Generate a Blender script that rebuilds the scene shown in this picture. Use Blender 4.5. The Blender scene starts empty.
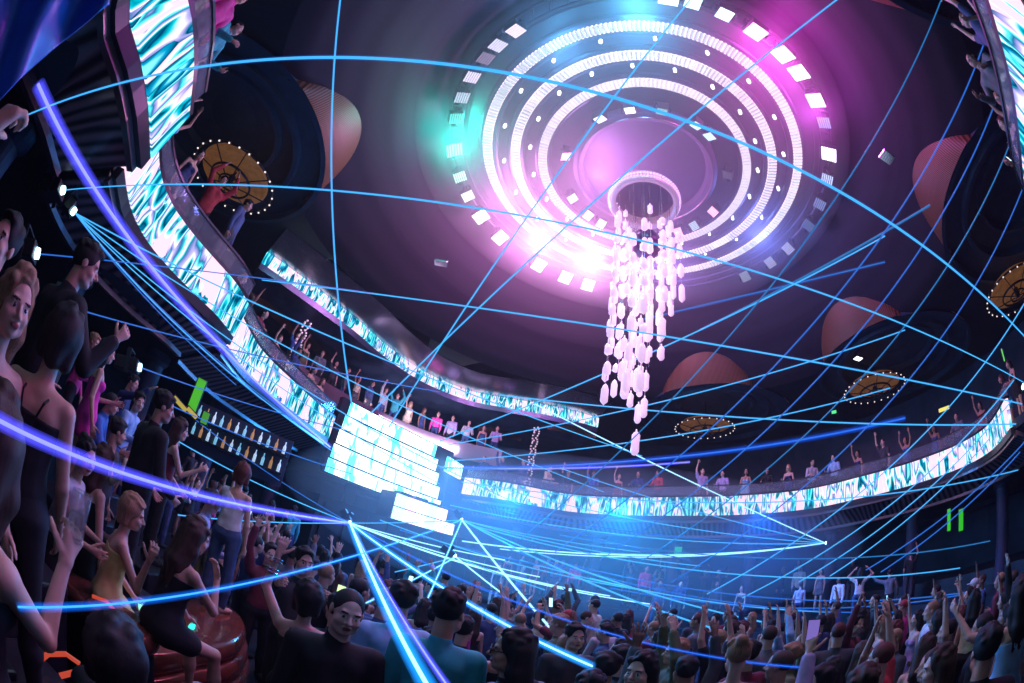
import bpy, math, random
import numpy as np
from mathutils import Vector, Matrix
random.seed(11); rng = np.random.default_rng(5)
PI = math.pi; R_ = math.radians
SC = bpy.context.scene; COL = SC.collection

# ------------------------------------------------------------------ camera
# a 15 mm full-frame fisheye, pitched up 28 degrees and rolled
CAMZ = 2.4; FPX = 446.0
pr, rr = R_(28), R_(12)
U_ = np.array([math.sin(rr)*math.cos(pr), math.cos(rr)*math.cos(pr), -math.sin(pr)])
fw = np.array([0, 0, -1.0]); Y_ = fw - U_*(fw @ U_); Y_ /= np.linalg.norm(Y_); X_ = np.cross(Y_, U_)
MW = np.array([X_, Y_, U_])
cd = bpy.data.cameras.new('camera'); cam = bpy.data.objects.new('camera', cd); COL.objects.link(cam)
m4 = Matrix([list(MW[i]) + [0] for i in range(3)] + [[0, 0, 0, 1]]); m4.translation = (0, 0, CAMZ)
cam.matrix_world = m4
cd.type = 'PANO'; cd.sensor_width = 36; cd.sensor_fit = 'HORIZONTAL'
try:
    cd.panorama_type = 'FISHEYE_EQUISOLID'; cd.fisheye_lens = FPX/1024*36; cd.fisheye_fov = PI
except Exception:
    cd.cycles.panorama_type = 'FISHEYE_EQUISOLID'; cd.cycles.fisheye_lens = FPX/1024*36; cd.cycles.fisheye_fov = PI
cd.clip_start = 0.02; cd.clip_end = 200
SC.camera = cam

# ------------------------------------------------------------------ world: thin smoke in the whole hall
w = bpy.data.worlds.new('world'); SC.world = w; w.use_nodes = True
nt = w.node_tree; nt.nodes.clear()
wo = nt.nodes.new('ShaderNodeOutputWorld'); bg = nt.nodes.new('ShaderNodeBackground')
bg.inputs[0].default_value = (0.01, 0.012, 0.03, 1); bg.inputs[1].default_value = 0.1
vs = nt.nodes.new('ShaderNodeVolumeScatter'); vs.inputs['Density'].default_value = 0.0016
vs.inputs['Color'].default_value = (0.9, 0.9, 1.0, 1); vs.inputs['Anisotropy'].default_value = 0.25
nt.links.new(bg.outputs[0], wo.inputs['Surface']); nt.links.new(vs.outputs[0], wo.inputs['Volume'])
SC.view_settings.view_transform = 'Standard'; SC.view_settings.look = 'None'
SC.view_settings.gamma = 1; SC.view_settings.use_curve_mapping = False; SC.view_settings.exposure = 0.0
cy = SC.cycles
cy.max_bounces = 4; cy.diffuse_bounces = 2; cy.glossy_bounces = 2; cy.transmission_bounces = 4
cy.volume_bounces = 0; cy.transparent_max_bounces = 40; cy.use_denoising = True
cy.sample_clamp_indirect = 3.0; cy.caustics_reflective = False; cy.caustics_refractive = False
try: cy.denoiser = 'OPENIMAGEDENOISE'
except Exception: pass

# ------------------------------------------------------------------ pixel -> direction -> place (all in real metres)
def wdir(px, py):
    p = np.array([px-512.0, py-341.5]); r = math.hypot(*p) + 1e-9
    th = 2*math.asin(min(1, r/2/FPX))
    return MW @ np.array([math.sin(th)*p[0]/r, -math.sin(th)*p[1]/r, -math.cos(th)])
def onz(px, py, z):                 # point of that sight line at height z
    d = wdir(px, py); t = (z-CAMZ)/d[2]; return np.array([d[0]*t, d[1]*t, z])
def atr(px, py, r):                 # point at horizontal distance r
    d = wdir(px, py); t = r/math.hypot(d[0], d[1]); return np.array([d[0]*t, d[1]*t, CAMZ+d[2]*t])
def atd(px, py, t):
    d = wdir(px, py); return np.array([d[0]*t, d[1]*t, CAMZ+d[2]*t])
CX, CY = 2.94, 8.16                 # middle of the hall, under the ring chandelier
def pol(R, deg, z=0.0): return np.array([CX+R*math.cos(R_(deg)), CY+R*math.sin(R_(deg)), z])

def light(kind, name, loc, color, energy, **k):
    l = bpy.data.lights.new(name, kind); l.color = color; l.energy = energy
    o = bpy.data.objects.new(name, l); COL.objects.link(o); o.location = loc
    aim = k.pop('aim', None)
    for a, v in k.items(): setattr(l, a, v)
    if aim is not None:
        o.rotation_euler = (Vector(aim)-Vector(loc)).to_track_quat('-Z', 'Y').to_euler()
    return o
def ringpt(R, deg, z=13.2): return tuple(pol(R, deg, z))
# light of the kinetic ring chandelier (pink, magenta, cyan, teal) in the smoke
def at_pix(px, py, z): return tuple(onz(px, py, z))
PK = (1.0, 0.30, 0.85)
light('POINT', 'ring_glow', at_pix(540, 240, 12.6), PK, 300+658, shadow_soft_size=0.5)
light('POINT', 'ring_glow', at_pix(590, 262, 12.6), (1, .35, .85), 300+658, shadow_soft_size=0.5)
light('POINT', 'ring_glow', at_pix(510, 195, 12.7), (1, .30, .85), 380, shadow_soft_size=0.5)
light('POINT', 'ring_glow', at_pix(457, 143, 12.9), (0.02, 1.0, 0.75), 380, shadow_soft_size=0.3)
light('POINT', 'ring_glow', at_pix(560, 50, 12.8), (0.10, 0.5, 1.0), 228, shadow_soft_size=0.5)
light('POINT', 'ring_glow', at_pix(640, 20, 12.8), (0.1, 0.55, 1.0), 456, shadow_soft_size=0.5)
light('POINT', 'ring_glow', at_pix(775, 55, 12.8), (1.0, 0.06, 0.75), 556, shadow_soft_size=0.4)
light('POINT', 'ring_glow', at_pix(815, 110, 12.8), (0.9, 0.10, 0.9), 228, shadow_soft_size=0.4)
light('POINT', 'ring_glow', at_pix(760, 235, 12.8), (0.18, 0.25, 1.0), 328, shadow_soft_size=0.4)
light('POINT', 'ring_glow', at_pix(668, 262, 12.6), (0.4, 0.2, 1.0), 228, shadow_soft_size=0.4)
light('POINT', 'ring_glow', at_pix(600, 175, 12.6), (0.9, 0.35, 1.0), 176, shadow_soft_size=0.4)
# stage wash: blue from the LED wall, lamps on the stage front, added haze spots
light('AREA', 'stage_wash', (-2.6, 15.6, 5.2), (0.02, 0.33, 1.0), 900, shape='RECTANGLE', size=6.0, size_y=2.0, aim=(2.5, 7, 1.5))
light('SPOT', 'stage_spot', (-1.2, 14.8, 5.0), (0.05, 0.45, 1.0), 700, spot_size=R_(70), spot_blend=0.6, aim=(1.0, 7.5, 1.5), shadow_soft_size=.2)
light('SPOT', 'floor_haze_fill', (1.0, 14.5, 4.6), (0.0, 0.26, 1.0), 2000, spot_size=R_(150), spot_blend=.5, aim=(1.2, 12.5, 0), shadow_soft_size=.3)  # added spot, turns the smoke over the far crowd blue
light('SPOT', 'floor_haze_fill', (4.6, 14.0, 4.8), (0.0, 0.34, 1.0), 2100, spot_size=R_(150), spot_blend=.5, aim=(4.6, 12.5, 0), shadow_soft_size=.3)  # second added spot for the blue smoke
light('SPOT', 'down_beam', (4.1, 15.2, 7.2), (0.05, 0.5, 1.0), 4500, spot_size=R_(13), spot_blend=0.5, aim=(4.1, 15.4, 0), shadow_soft_size=.1)
light('SPOT', 'back_haze_fill', (8.6, 11.6, 4.6), (0.0, 0.16, 1.0), 1100, spot_size=R_(150), spot_blend=.5, aim=(8.0, 10.5, 0), shadow_soft_size=.3)  # added spot that carries the blue glow on to the right
# pink and violet spots on the terrace at the left and on the dance floor
light('SPOT', 'terrace_spot', (1.5, 3.2, 6.5), (1.0, 0.10, 0.42), 42, spot_size=R_(75), spot_blend=0.7, aim=(-3.0, 3.0, 1.4), shadow_soft_size=.15)
light('SPOT', 'terrace_spot', (0.5, 1.0, 5.5), (1.0, 0.14, 0.5), 12, spot_size=R_(60), spot_blend=0.7, aim=(-1.6, 1.3, 2.2), shadow_soft_size=.15)
light('SPOT', 'floor_spot', (5.5, 1.0, 8.5), (0.75, 0.35, 1.0), 79, spot_size=R_(70), spot_blend=0.7, aim=(2.4, 5.0, 1.4), shadow_soft_size=.2)
light('SPOT', 'terrace_spot', (0.2, 2.6, 7.0), (.8, .8, 1.0), 150, spot_size=R_(16), spot_blend=.6, aim=(-2.39, 4.2, 1.9), shadow_soft_size=.1)  # added whitish spot, only brightens the white top on the sofa
light('SPOT', 'balcony_spot', (4.0, 6.5, 9.5), (0.75, 0.6, 1.0), 158, spot_size=R_(60), spot_blend=0.6, aim=(-6.6, 6.0, 5.8), shadow_soft_size=.2)
light('SPOT', 'balcony_spot', (3.0, 9.5, 9.0), (0.55, 0.6, 1.0), 264, spot_size=R_(80), spot_blend=0.6, aim=(11.0, 15.0, 5.6), shadow_soft_size=.2)

def smoke(name, c, r, dens, lab):
    # a bank of smoke: a stretched ball of thin, even smoke
    import bmesh
    bm = bmesh.new(); bmesh.ops.create_icosphere(bm, subdivisions=4, radius=1); me = bpy.data.meshes.new(name); bm.to_mesh(me); bm.free()
    o = bpy.data.objects.new(name, me); COL.objects.link(o); o.location = c; o.scale = r
    m = bpy.data.materials.new(name); m.use_nodes = True; n = m.node_tree; n.nodes.clear(); a = n.nodes.new('ShaderNodeOutputMaterial'); b = n.nodes.new('ShaderNodeVolumeScatter')
    b.inputs['Density'].default_value = dens; b.inputs['Anisotropy'].default_value = .25; b.inputs['Color'].default_value = (.92, .92, 1, 1); n.links.new(b.outputs[0], a.inputs['Volume']); m.cycles.homogeneous_volume = True
    me.materials.append(m); o['kind'] = 'stuff'; o['label'] = lab; o['category'] = 'smoke'; return o
smoke('haze', (2.7, 8.1, 12.9), (8.4, 8.4, 3.6), .010, 'thin pink smoke hanging under the glowing ceiling rings')
smoke('haze', (2.6, 8.0, 13.1), (6.8, 6.8, 2.2), .10, 'denser smoke right around the ceiling rings')

smoke('haze', (3.6, 12.6, 3.2), (9.0, 6.2, 2.1), .030, 'blue smoke hanging over the heads of the far crowd')

# ------------------------------------------------------------------ mesh helpers
class MB:
    def __init__(s): s.v = []; s.f = []; s.m = []; s.uv = {}
    def add(s, verts, faces, mi=0):
        b = len(s.v); s.v += [tuple(map(float, p)) for p in verts]
        for f in faces: s.f.append([b+i for i in f]); s.m.append(mi)
        return b
    def box(s, c, size, rot=None, mi=0):
        x, y, z = [a/2 for a in size]
        P = [Vector((sx*x, sy*y, sz*z)) for sx in (-1, 1) for sy in (-1, 1) for sz in (-1, 1)]
        if rot is not None: P = [rot @ p for p in P]
        s.add([p+Vector(c) for p in P], [(0,1,3,2),(4,6,7,5),(0,4,5,1),(2,3,7,6),(0,2,6,4),(1,5,7,3)], mi)
    def tube(s, pts, rad, n=8, mi=0, cap=True, closed=False):
        pts = [Vector(p) for p in pts]; L = len(pts)
        rads = rad if hasattr(rad, '__len__') else [rad]*L
        rings = []
        prev = None
        for i, p in enumerate(pts):
            if closed: t = pts[(i+1) % L]-pts[i-1]
            else: t = pts[min(i+1, L-1)]-pts[max(i-1, 0)]
            t.normalize()
            a = Vector((0, 0, 1)) if abs(t.z) < .9 else Vector((1, 0, 0))
            if prev is not None: a = prev
            u = t.cross(a); u.normalize(); v = u.cross(t); v.normalize(); prev = v if False else None
            rings.append([p+u*(rads[i]*math.cos(2*PI*k/n))+v*(rads[i]*math.sin(2*PI*k/n)) for k in range(n)])
        V = [q for r in rings for q in r]; F = []
        for i in range(L if closed else L-1):
            j = (i+1) % L
            for k in range(n): F.append((i*n+k, i*n+(k+1) % n, j*n+(k+1) % n, j*n+k))
        if cap and not closed: F.append(tuple(range(n))[::-1]); F.append(tuple((L-1)*n+k for k in range(n)))
        s.add(V, F, mi)
    def lathe(s, prof, n=24, c=(0, 0, 0), mi=0, a0=0, a1=360, sx=1, sy=1):
        full = abs(a1-a0-360) < 1e-6; cols = n if full else n+1; V = []; F = []
        for k in range(cols):
            a = R_(a0+(a1-a0)*k/n)
            for r, z in prof: V.append((c[0]+sx*r*math.cos(a), c[1]+sy*r*math.sin(a), c[2]+z))
        P = len(prof)
        for k in range(n):
            k2 = (k+1) % cols
            for i in range(P-1): F.append((k*P+i, k2*P+i, k2*P+i+1, k*P+i+1))
        s.add(V, F, mi)
    def grid(s, rows, mi=0, closed=False, uv=None):     # rows: list of equal-length point rows
        n = len(rows[0]); V = [p for r in rows for p in r]; F = []
        for i in range(len(rows)-1):
            for k in range(n if closed else n-1):
                F.append((i*n+k, i*n+(k+1) % n, (i+1)*n+(k+1) % n, (i+1)*n+k))
        b = s.add(V, F, mi)
        if uv: 
            for i, q in enumerate(uv): s.uv[b+i] = q
    def sweep(s, path, prof, mi=0, vfun=None):           # prof: closed outline of (out, up); path: list of (x,y,nx,ny)
        rows = []
        P = prof + [prof[0]]
        u = 0; uvs = []
        for i, (x, y, nx, ny) in enumerate(path):
            if i: u += math.hypot(x-path[i-1][0], y-path[i-1][1])
            rows.append([(x+nx*o, y+ny*o, z) for o, z in P]); uvs += [(u, z) for o, z in P]
        self_b = len(s.v); s.grid(rows, mi, uv=uvs)
        n = len(P)
        s.f.append([self_b+i for i in range(n-1)]); s.m.append(mi)
        b2 = self_b+(len(path)-1)*n; s.f.append([b2+i for i in range(n-1)][::-1]); s.m.append(mi)

def link(name, me, mats, parent=None):
    o = bpy.data.objects.new(name, me); COL.objects.link(o)
    for m in (mats if isinstance(mats, (list, tuple)) else [mats]): me.materials.append(m)
    if parent is not None: o.parent = parent
    return o
def obj(name, mb, mats, parent=None, smooth=False, loc=None, rotz=0.0, bevel=0.0):
    me = bpy.data.meshes.new(name)
    me.from_pydata(mb.v, [], mb.f)
    me.polygons.foreach_set('material_index', mb.m)
    if smooth: me.polygons.foreach_set('use_smooth', [True]*len(mb.f))
    if mb.uv:
        ul = me.uv_layers.new(name='uv')
        idx = np.zeros(len(me.loops), dtype=int); me.loops.foreach_get('vertex_index', idx)
        arr = np.array([mb.uv.get(int(i), (0, 0)) for i in idx], dtype=float).ravel()
        ul.data.foreach_set('uv', arr)
    me.update()
    o = link(name, me, mats, parent)
    if loc is not None: o.location = loc
    if rotz: o.rotation_euler = (0, 0, rotz)
    if bevel:
        b = o.modifiers.new('b', 'BEVEL'); b.width = bevel; b.segments = 2; b.limit_method = 'ANGLE'
    return o
def tag(o, label=None, cat=None, group=None, kind=None):
    if label: o['label'] = label
    if cat: o['category'] = cat
    if group: o['group'] = group
    if kind: o['kind'] = kind
    return o
def empty(name, loc=(0, 0, 0), rotz=0.0, **k):
    o = bpy.data.objects.new(name, None); COL.objects.link(o); o.location = loc; o.rotation_euler = (0, 0, rotz)
    o.empty_display_size = .1; return tag(o, **k) if k else o
def copy_tree(o, parent=None):
    c = o.copy(); COL.objects.link(c)
    if parent is not None: c.parent = parent
    for ch in list(o.children): copy_tree(ch, c)
    return c

# ------------------------------------------------------------------ materials
def mat(name, col, rough=.6, metal=0.0, emi=None, es=0.0, noise=0.0, nscale=8.0, bump=0.0, trans=0.0, alpha=1.0, sheen=0, coat=0, sss=0, nolight=True):
    m = bpy.data.materials.new(name); m.use_nodes = True; n = m.node_tree; b = n.nodes['Principled BSDF']
    b.inputs['Base Color'].default_value = (*col, 1); b.inputs['Roughness'].default_value = rough; b.inputs['Metallic'].default_value = metal
    if trans: b.inputs['Transmission Weight'].default_value = trans
    if coat: b.inputs['Coat Weight'].default_value = coat
    b.inputs['Alpha'].default_value = alpha
    if emi: b.inputs['Emission Color'].default_value = (*emi, 1); b.inputs['Emission Strength'].default_value = es
    if noise or bump:
        tc = n.nodes.new('ShaderNodeTexCoord'); t = n.nodes.new('ShaderNodeTexNoise'); t.inputs['Scale'].default_value = nscale; t.inputs['Detail'].default_value = 4
        n.links.new(tc.outputs['Object'], t.inputs['Vector'])
        if noise:
            r = n.nodes.new('ShaderNodeValToRGB'); r.color_ramp.elements[0].color = (*[c*(1-noise) for c in col], 1); r.color_ramp.elements[1].color = (*[min(1, c*(1+noise)) for c in col], 1)
            r.color_ramp.elements[0].position = .3; r.color_ramp.elements[1].position = .7
            n.links.new(t.outputs['Fac'], r.inputs['Fac']); n.links.new(r.outputs[0], b.inputs['Base Color'])
        if bump:
            bp = n.nodes.new('ShaderNodeBump'); bp.inputs['Strength'].default_value = bump; n.links.new(t.outputs['Fac'], bp.inputs['Height']); n.links.new(bp.outputs[0], b.inputs['Normal'])
    if nolight: m.cycles.emission_sampling = 'NONE'
    return m
def glow(name, col, s, nolight=True):
    return mat(name, (0, 0, 0), .5, emi=col, es=s, nolight=nolight)
def striped(name, c1, c2, scale, rough=.4, metal=0.0, axis='X', coord='Object', dist=0.0):
    m = mat(name, c1, rough, metal); n = m.node_tree; b = n.nodes['Principled BSDF']
    tc = n.nodes.new('ShaderNodeTexCoord'); wv = n.nodes.new('ShaderNodeTexWave'); wv.bands_direction = axis; wv.inputs['Scale'].default_value = scale; wv.inputs['Distortion'].default_value = dist
    r = n.nodes.new('ShaderNodeValToRGB'); r.color_ramp.elements[0].color = (*c1, 1); r.color_ramp.elements[1].color = (*c2, 1)
    n.links.new(tc.outputs[coord], wv.inputs['Vector']); n.links.new(wv.outputs['Fac'], r.inputs['Fac']); n.links.new(r.outputs[0], b.inputs['Base Color'])
    bp = n.nodes.new('ShaderNodeBump'); bp.inputs['Strength'].default_value = .4; n.links.new(wv.outputs['Fac'], bp.inputs['Height']); n.links.new(bp.outputs[0], b.inputs['Normal'])
    return m
def led_mat(name, strength, seed, cols):
    # abstract shard pattern playing on an LED ribbon; uv = (metres along, height)
    m = bpy.data.materials.new(name); m.use_nodes = True; n = m.node_tree; n.nodes.clear(); N = n.nodes.new; Lk = n.links.new
    out = N('ShaderNodeOutputMaterial'); em = N('ShaderNodeEmission'); uv = N('ShaderNodeUVMap'); mp = N('ShaderNodeMapping')
    mp.inputs['Rotation'].default_value = (0, 0, R_(58)); mp.inputs['Scale'].default_value = (2.6, .62, 1); mp.inputs['Location'].default_value = (seed, seed*1.7, 0)
    Lk(uv.outputs[0], mp.inputs['Vector'])
    no = N('ShaderNodeTexNoise'); no.inputs['Scale'].default_value = 1.3; no.inputs['Detail'].default_value = 1.5
    Lk(mp.outputs[0], no.inputs['Vector'])
    add = N('ShaderNodeMixRGB'); add.blend_type = 'ADD'; add.inputs[0].default_value = .9; Lk(mp.outputs[0], add.inputs[1]); Lk(no.outputs['Color'], add.inputs[2])
    vo = N('ShaderNodeTexVoronoi'); vo.feature = 'F1'; vo.distance = 'MANHATTAN'; vo.inputs['Scale'].default_value = 1.5; Lk(add.outputs[0], vo.inputs['Vector'])
    sp = N('ShaderNodeSeparateColor'); Lk(vo.outputs['Color'], sp.inputs[0])
    ma = N('ShaderNodeMath'); ma.operation = 'MULTIPLY_ADD'; ma.inputs[1].default_value = .55; Lk(vo.outputs['Distance'], ma.inputs[0]); 
    mu = N('ShaderNodeMath'); mu.operation = 'MULTIPLY'; mu.inputs[1].default_value = .75; Lk(sp.outputs[0], mu.inputs[0]); Lk(mu.outputs[0], ma.inputs[2])
    r = N('ShaderNodeValToRGB'); r.color_ramp.interpolation = 'LINEAR'
    el = r.color_ramp.elements
    while len(el) > 1: el.remove(el[-1])
    for i, (p, c) in enumerate(cols):
        e = el[0] if i == 0 else el.new(p); e.position = p; e.color = (*c, 1)
    Lk(ma.outputs[0], r.inputs['Fac']); Lk(r.outputs[0], em.inputs[0]); em.inputs[1].default_value = strength; Lk(em.outputs[0], out.inputs[0])
    m.cycles.emission_sampling = 'NONE'
    return m
TEAL = [(0, (.0, .01, .05)), (.14, (.0, .16, .30)), (.27, (.0, .62, .78)), (.36, (.25, 1, 1)), (.43, (.0, .30, .55)), (.54, (.0, .03, .10)), (.62, (.0, .55, .70)), (.70, (.95, .95, 1)), (.76, (.45, .4, .85)), (.84, (.01, .14, .35)), (.91, (.1, .9, .95)), (.96, (.9, .97, 1)), (1, (1, .65, .8))]
WHT = [(0, (.1, .5, .9)), (.2, (.6, .95, 1)), (.45, (1, 1, 1)), (.62, (.3, .85, 1)), (.8, (1, .85, 1)), (1, (.1, .7, 1))]
def cyl(**k): pass
M = dict(
    floor=mat('dark_floor', (.02, .02, .03), .35, noise=.4, nscale=3),
    wall=mat('dark_blue_wall', (.035, .045, .10), .6, noise=.35, nscale=1.2),
    dome=striped('dome_plaster', (.017, .010, .026), (.020, .012, .030), .9, .75, axis='Z'),
    coffer=mat('coffer_plaster', (.02, .05, .10), .55, noise=.2, nscale=2),
    slats=striped('amber_slats', (.035, .012, .01), (.26, .10, .05), 5.0, .5, axis='X', coord='UV', dist=1.2),
    outer=mat('outer_ceiling', (.012, .016, .035), .6, noise=.3, nscale=1),
    metal=mat('bronze_metal', (.30, .22, .26), .28, .9),
    darkmetal=mat('dark_metal', (.05, .05, .065), .35, .8),
    chrome=mat('chrome', (.75, .75, .8), .15, 1),
    black=mat('black_plastic', (.012, .012, .016), .45),
    panel=striped('ribbed_panel', (.05, .035, .05), (.42, .26, .34), 1.6, .3, .7, axis='X', coord='UV', dist=2.5),
    led=led_mat('led_shards', 1.35, 3.1, TEAL), ledw=led_mat('led_bright', 2.6, 9.3, WHT),
    amber=mat('amber_disc', (.55, .25, .08), .5, emi=(1, .38, .10), es=.09, noise=.45, nscale=3),
    bulb=glow('bulb', (1, .85, .8), 1.1), bulbw=glow('bulb_white', (.85, .9, 1), 4),
    glass=mat('clear_glass', (.8, .9, 1), .05, trans=.7, alpha=.3),
    crystal=mat('crystal', (.95, .85, .97), .12, 0, emi=(1, .62, .95), es=.75, coat=.5),
)
CELL = {}
def cellmat(c, s):
    k = (tuple(round(x, 2) for x in c), s)
    if k not in CELL: CELL[k] = glow('led_cell', c, s)
    return CELL[k]
# ================================================================== THE SETTING
def struct(name, mb, m, **k):
    o = obj(name, mb, m, **k); o['kind'] = 'structure'; return o
def arc_path(pts, step=.2, closed=False):
    # smooth curve through plan points -> (x, y, nx, ny) with the normal pointing away from the hall's middle
    P = [np.array(p[:2], float) for p in pts]; out = []
    for i in range(len(P)-1):
        p0 = P[max(i-1, 0)]; p1 = P[i]; p2 = P[i+1]; p3 = P[min(i+2, len(P)-1)]
        n = max(2, int(np.hypot(*(p2-p1))/step))
        for k in range(n):
            t = k/n; out.append(.5*((2*p1)+(-p0+p2)*t+(2*p0-5*p1+4*p2-p3)*t*t+(-p0+3*p1-3*p2+p3)*t**3))
    out.append(P[-1]); res = []
    for i, q in enumerate(out):
        d = out[min(i+1, len(out)-1)]-out[max(i-1, 0)]; d /= np.hypot(*d)+1e-9; n = np.array([d[1], -d[0]])
        if n @ (q-np.array([CX, CY])) < 0: n = -n
        res.append((q[0], q[1], n[0], n[1]))
    return res
# floor and the two terraces that ring the dance floor
mb = MB(); mb.lathe([(17.4, -.3), (17.4, 0), (0, 0)], 72, (CX, CY, 0)); struct('floor', mb, M['floor'])
mb = MB(); mb.lathe([(8.1, 0), (8.1, .5), (9.6, .5), (9.6, 1.0), (12.2, 1.0), (12.2, 1.5), (17.3, 1.5)], 96, (CX, CY, 0))
struct('floor_terrace', mb, M['floor'])
mb = MB(); mb.lathe([(17.4, 0), (17.4, 10.6)], 96, (CX, CY, 0)); mb.lathe([(17.3, 0), (17.2, .1), (17.2, 3.9), (17.3, 4.0)], 24, (CX, CY, 0))
struct('wall_round', mb, M['wall'])
# shallow dome with eight scallops
K0 = 8.0
def dz(r):
    if r < 6.35: return 13.75
    s = min(1, (r-6.35)/3.85); return 10.4+3.35*(1-s)**1.45
def near_scallop(phi):
    d = min(abs((phi-(K0+45*k)+180) % 360-180) for k in range(8)); return R_(d)
def circ_near(d, c, r):
    q = r*r-(c*math.sin(d))**2
    return None if q < 0 else c*math.cos(d)-math.sqrt(q)
rows = []; N = 720
for i in range(N+1):
    ph = i*360/N; d = near_scallop(ph); rb = 10.2; q = circ_near(d, 10.6, 2.35) if not (75 < ph % 360 < 166) else None
    if q is not None and q < rb: rb = q
    col = []
    for k in range(34):
        s = k/33; r = 6.35+(rb-6.35)*((k-4)/29) if k > 4 else 6.35*k/5
        if k <= 4: r = [0, 2.6, 4.6, 5.6, 6.35][k]
        zz = dz(r) if r > 6 else 13.75
        if k > 4: zz += .012*math.sin(r*9)           # shallow concentric ribs in the plaster
        col.append(pol(r, ph, zz))
    rows.append(col)
mb = MB(); mb.grid(rows); struct('ceiling', mb, M['dome'], smooth=True)
# slatted crescents between the dome and each round coffer
for k in range(8):
    if k in (2, 3): continue
    pc = K0+45*k; mb = MB(); rws = []; uv = []
    dm = 12.6; n = 60
    for i in range(n+1):
        dd = -dm+2*dm*i/n; d = R_(abs(dd)); r1 = circ_near(d, 10.6, 2.35); r2 = circ_near(d, 12.6, 3.85)
        r1 = min(r1 or 10.2, 10.2)
        r2 = max(r2, r1+.01) if r2 else r1+.01
        col = []
        for j in range(7):
            t = j/6; r = r1+(r2-r1)*t; z = dz(r1)*(1-t)+10.38*t-.25*math.sin(PI*t)*(r2-r1)
            col.append(pol(r, pc+dd, z)); uv.append((i/n*4.6, t))
        rws.append(col)
    mb.grid(rws, uv=uv); struct('ceiling_scallop', mb, M['slats'])
# flat outer ceiling with the round holes of the coffers
mb = MB(); rA = []; rB = []
for i in range(N+1):
    ph = i*360/N; d = near_scallop(ph); q = 3.85**2-(12.6*math.sin(d))**2
    if q > 0:
        a = 12.6*math.cos(d)-math.sqrt(q); b_ = 12.6*math.cos(d)+math.sqrt(q)
    else: a = b_ = 12.1
    rA.append([pol(min(10.2, a), ph, 10.4), pol(a, ph, 10.4)]); rB.append([pol(b_, ph, 10.4), pol(17.5, ph, 10.4)])
mb.grid(rA); mb.grid(rB); struct('ceiling_rim', mb, M['outer'])
for k in (0, 1, 4, 5, 6, 7):
    c = pol(12.6, K0+45*k); mb = MB()
    mb.lathe([(3.90, 10.30), (3.75, 10.30), (3.72, 10.55), (2.95, 10.62), (2.9, 10.5), (2.75, 10.5), (2.7, 10.8), (2.1, 10.95), (2.05, 10.85), (1.9, 10.85), (1.85, 11.1), (.9, 11.3), (0, 11.3)], 72, (c[0], c[1], 0))
    struct('ceiling_coffer', mb, M['coffer'], smooth=False)
# round amber chandeliers, a flat drum with a ring of bulbs, one in each coffer
mb = MB(); mb.lathe([(0, .035), (.032, .01), (.032, -.015), (0, -.035)], 6); BULB = bpy.data.meshes.new('bulb'); BULB.from_pydata(mb.v, [], mb.f); BULB.materials.append(M['bulb'])
def coffer_light(loc, R=1.5):
    t = empty('coffer_chandelier', loc)
    mb = MB(); mb.lathe([(0, .42), (.55*R, .40), (.8*R, .25), (.86*R, .12), (.80*R, .10), (.5*R, .2), (0, .25)], 40); obj('amber_bowl', mb, M['amber'], t, smooth=True)
    mb = MB(); mb.tube([(R*math.cos(a), R*math.sin(a), 0) for a in np.linspace(0, 2*PI, 48, endpoint=False)], .035, 6, closed=True)
    mb.tube([(.5*R*math.cos(a), .5*R*math.sin(a), -.12) for a in np.linspace(0, 2*PI, 36, endpoint=False)], .04, 6, closed=True)
    mb.tube([(.25*R*math.cos(a), .25*R*math.sin(a), -.2) for a in np.linspace(0, 2*PI, 24, endpoint=False)], .03, 6, closed=True)
    for j in range(8):
        a = j*PI/4; mb.tube([(.1*R*math.cos(a), .1*R*math.sin(a), -.22), (.5*R*math.cos(a), .5*R*math.sin(a), -.12), (R*math.cos(a), R*math.sin(a), 0)], .02, 5)
    obj('metal_hoop', mb, M['darkmetal'], t)
    mb = MB(); mb.tube([(0, 0, -.2), (0, 0, 1.6)], .03, 6); mb.lathe([(0, .1), (.12, .05), (.12, -.25), (0, -.3)], 12); obj('stem', mb, M['darkmetal'], t)
    for j in range(26):
        a = j*2*PI/26; c = (R*1.03*math.cos(a), R*1.03*math.sin(a), -.05)
        o = bpy.data.objects.new('bulb', BULB); COL.objects.link(o); o.parent = t; o.location = c
    return t
ct0 = None
for k, lab in ((4, 'round amber chandelier in the coffer above the left balcony'), (0, 'round amber chandelier in the right coffer over the balcony crowd'), (1, 'round dim chandelier in the coffer behind the hanging crystals'), (7, 'round amber chandelier in the coffer at the far right'), (5, 'round chandelier in the dark coffer at the top left')):
    c = {4: onz(232, 178, 9.9), 0: onz(875, 388, 9.9), 1: onz(705, 428, 9.9), 7: onz(1016, 290, 9.9), 5: pol(12.3, K0+225, 9.9)}[k]
    if ct0 is None: ct0 = o = coffer_light(c)
    else: o = copy_tree(ct0); o.location = c
    tag(o, lab, 'chandelier', 'amber chandeliers in the ceiling coffers')

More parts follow.
